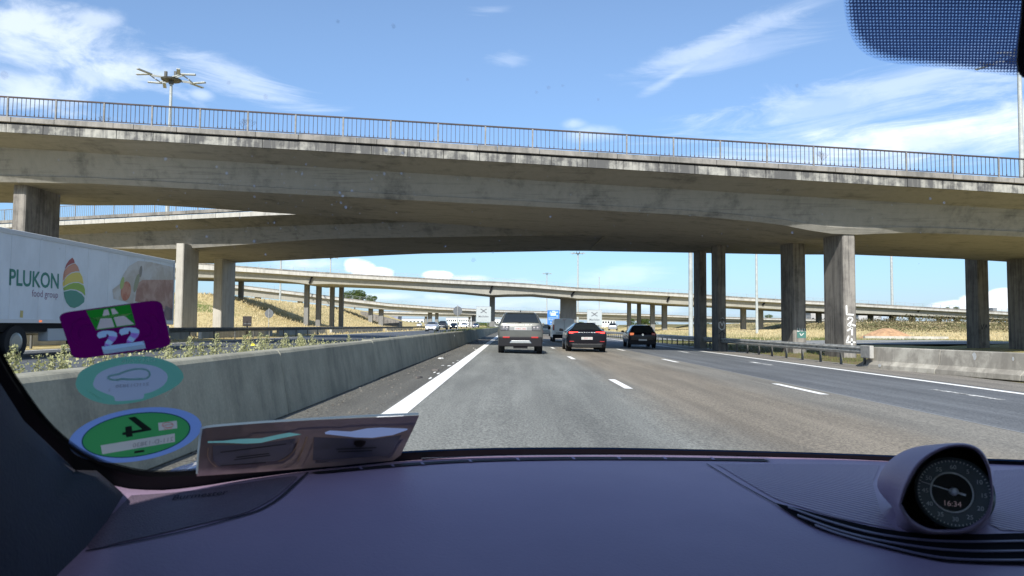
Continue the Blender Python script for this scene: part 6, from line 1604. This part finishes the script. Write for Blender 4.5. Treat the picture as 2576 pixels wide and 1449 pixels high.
# card pocket leaning in the corner of the windscreen
def v3(x, y): return ((500 + x / 3.22) / 1.1646, (1150 + y / 3.22) / 1.1646)
org = cast(GX, 760, 1120); cardt = thing('card_holder', 'plastic card pocket, brownish with reflected dashboard, two papers, leaning against the lower windscreen corner', 'card holder', org)
def cpoly(name, pts, m, lv, th=0, holes=()):
    if not th: return laid(GX, pts, .006 + lv * .0006, 30, org, holes).obj(name, m, cardt, fix=False)
    b = laid(GX, pts, .006, 30, org, holes); o = b.obj(name, m, cardt, fix=False); sd = o.modifiers.new('thick', 'SOLIDIFY'); sd.thickness = th; sd.offset = 0; return o
    b = MB(); f0 = []
    if th: f1 = [q + (Vector(q) + org).normalized() * th for q in f0]; b.loft([f0, f1])
    else: b.poly(f0)
    return b.obj(name, m, cardt, fix=bool(th))
cm = mat('pocket_dash_reflection', (.26, .20, .195), .2, 0, .25, 9, coat=1.0)  # clear pocket, the dashboard's plum reflection put into its colour
slipA = [v3(*q) for q in [(350, 460), (500, 455), (640, 438), (850, 432), (1000, 400), (1120, 378), (1235, 395), (1180, 405), (1000, 440), (850, 475), (720, 482), (500, 474), (350, 475)]]
slipB = [v3(*q) for q in [(1455, 375), (1500, 358), (1700, 368), (1850, 338), (1990, 330), (2230, 340), (2235, 352), (2100, 400), (1900, 428), (1750, 424), (1460, 392)]]
cpoly('pocket', [v3(*q) for q in [(285, 400), (290, 360), (320, 335), (700, 300), (1300, 262), (2345, 215), (2300, 320), (2170, 590), (2100, 640), (1600, 690), (900, 745), (245, 790), (255, 600)]], cm, 0, 0, [slipA, slipB])
wm_ = sticker_mat('pocket_edge_white', (.55, .57, .50), .4)
def cline(name, pts, w, m, lv):
    b = MB(); r0, r1 = [], []; pts = smooth_curve(pts, 4) if len(pts) > 2 else pts
    for i, (x, y) in enumerate(pts):
        j = min(i, len(pts) - 2); dx, dy = pts[j + 1][0] - pts[j][0], pts[j + 1][1] - pts[j][1]; l = math.hypot(dx, dy) or 1
        r0.append(cast(GX, x + dy / l * w / 2, y - dx / l * w / 2, .006 + lv * .0006) - org); r1.append(cast(GX, x - dy / l * w / 2, y + dx / l * w / 2, .006 + lv * .0006) - org)
    b.loft([r0, r1], closed=False, caps=False); return b.obj(name, m, cardt, fix=False)
cline('pocket_edge', [v3(*q) for q in [(248, 770), (262, 560), (285, 380), (330, 326), (700, 290), (1300, 250), (1900, 218), (2340, 200)]], 5.5, wm_, 2)
cpoly('paper_slip', slipA, sticker_mat('paper_mint', (.28, .55, .42), .4), 0)
cpoly('paper_slip', slipB, sticker_mat('paper_white', (.52, .53, .66), .4), 0)
dk_ = mat('pocket_inner_dark', (.12, .115, .15), .2, coat=.8)
cpoly('card', [v3(*q) for q in [(395, 500), (760, 490), (1180, 432), (1150, 560), (1030, 640), (450, 700), (400, 640)]], dk_, 1)
cpoly('card', [v3(*q) for q in [(1350, 420), (1900, 440), (2180, 400), (2060, 595), (1340, 640)]], dk_, 1)
tn = mat('pocket_weld', (.30, .20, .14), .4)
cline('weld_line', [v3(1290, 415), v3(1200, 650)], 2.6, tn, 2); cline('weld_line', [v3(*q) for q in [(1215, 430), (1170, 540), (1090, 620), (1015, 650)]], 2.2, tn, 2); cline('weld_line', [v3(*q) for q in [(355, 520), (350, 600), (380, 660), (430, 700)]], 2.2, tn, 2)
cpoly('crest', [v3(*q) for q in [(1735, 455), (1790, 450), (1840, 458), (1835, 490), (1800, 515), (1750, 512), (1725, 485)]], mat('crest_black', (.02, .012, .010), .4), 4)
tx = mat('pocket_print', (.012, .012, .016), .6)
for pts in ([(470, 565), (1090, 485)], [(600, 635), (940, 592)], [(470, 690), (900, 660)], [(620, 612), (930, 575)], [(1560, 535), (1940, 520)], [(1580, 560), (1900, 548)]):
    cline('print_line', [v3(*q) for q in pts], 2.4, tx, 4)
# dust and dried droplets on the glass
b = MB(); rs = random.Random(5)
def spot(x, y, r):
    p0 = cast(GX, x, y, -.001)
    if p0 is None: return
    rr = r / FPX * p0.length; k = 7; b.poly([p0 + (rgt * cos(a) + up * sin(a)) * rr * rs.uniform(.6, 1.1) for a in [2 * pi * q / k for q in range(k)]])
for x, y, r in [(417, 400, 4), (545, 420, 3), (570, 435, 4), (640, 495, 3), (640, 468, 3), (745, 432, 2), (760, 437, 4), (862, 493, 4), (770, 413, 3), (970, 378, 6), (1010, 437, 3.5), (1013, 385, 4), (967, 437, 4), (935, 450, 3), (855, 485, 4), (885, 480, 4), (858, 510, 3), (870, 521, 4), (520, 595, 3), (640, 607, 4), (668, 640, 3), (445, 570, 3), (1385, 545, 3), (1993, 585, 3), (2375, 510, 3), (2340, 500, 3), (1120, 620, 2.5), (1240, 635, 2.5), (690, 560, 3), (600, 350, 3)]: spot(x, y, r)
for i in range(130): spot(rs.gauss(720, 260), rs.gauss(500, 80), rs.uniform(.6, 1.9))
for i in range(50): spot(rs.uniform(1200, 2500), rs.gauss(580, 45), rs.uniform(.6, 1.6))
b.v = [tuple(Vector(q) - OWN) for q in b.v]
dm_ = bpy.data.materials.new('dried_droplets'); dm_.use_nodes = True; n = NT(dm_.node_tree)
t2 = n.n('ShaderNodeBsdfTranslucent', {'Color': (.75, .82, .95, 1)}); tt = n.n('ShaderNodeBsdfTransparent'); mx = n.n('ShaderNodeMixShader', {0: .42}); n.t.links.new(tt.outputs[0], mx.inputs[1]); n.t.links.new(t2.outputs[0], mx.inputs[2]); n.t.links.new(mx.outputs[0], n.n('ShaderNodeOutputMaterial').inputs[0])
stuff(b.obj('dried_droplets', dm_, own, fix=False))
b = MB()
for x, y, r in [(850, 54, 5), (990, 65, 7), (575, 208, 6), (668, 243, 7), (1350, 232, 5), (1380, 220, 6), (1415, 215, 4), (1190, 655, 7), (12, 190, 12), (2005, 215, 6), (1176, 200, 4), (1505, 250, 4)]: spot(x, y, r)
b.v = [tuple(Vector(q) - OWN) for q in b.v]
dm_ = bpy.data.materials.new('grey_smears'); dm_.use_nodes = True; n = NT(dm_.node_tree)
t2 = n.n('ShaderNodeBsdfDiffuse', {'Color': (.10, .12, .2, 1)}); tt = n.n('ShaderNodeBsdfTransparent'); mx = n.n('ShaderNodeMixShader', {0: .18}); n.t.links.new(tt.outputs[0], mx.inputs[1]); n.t.links.new(t2.outputs[0], mx.inputs[2]); n.t.links.new(mx.outputs[0], n.n('ShaderNodeOutputMaterial').inputs[0])
stuff(b.obj('grey_smears', dm_, own, fix=False))
bpy.context.view_layer.update()
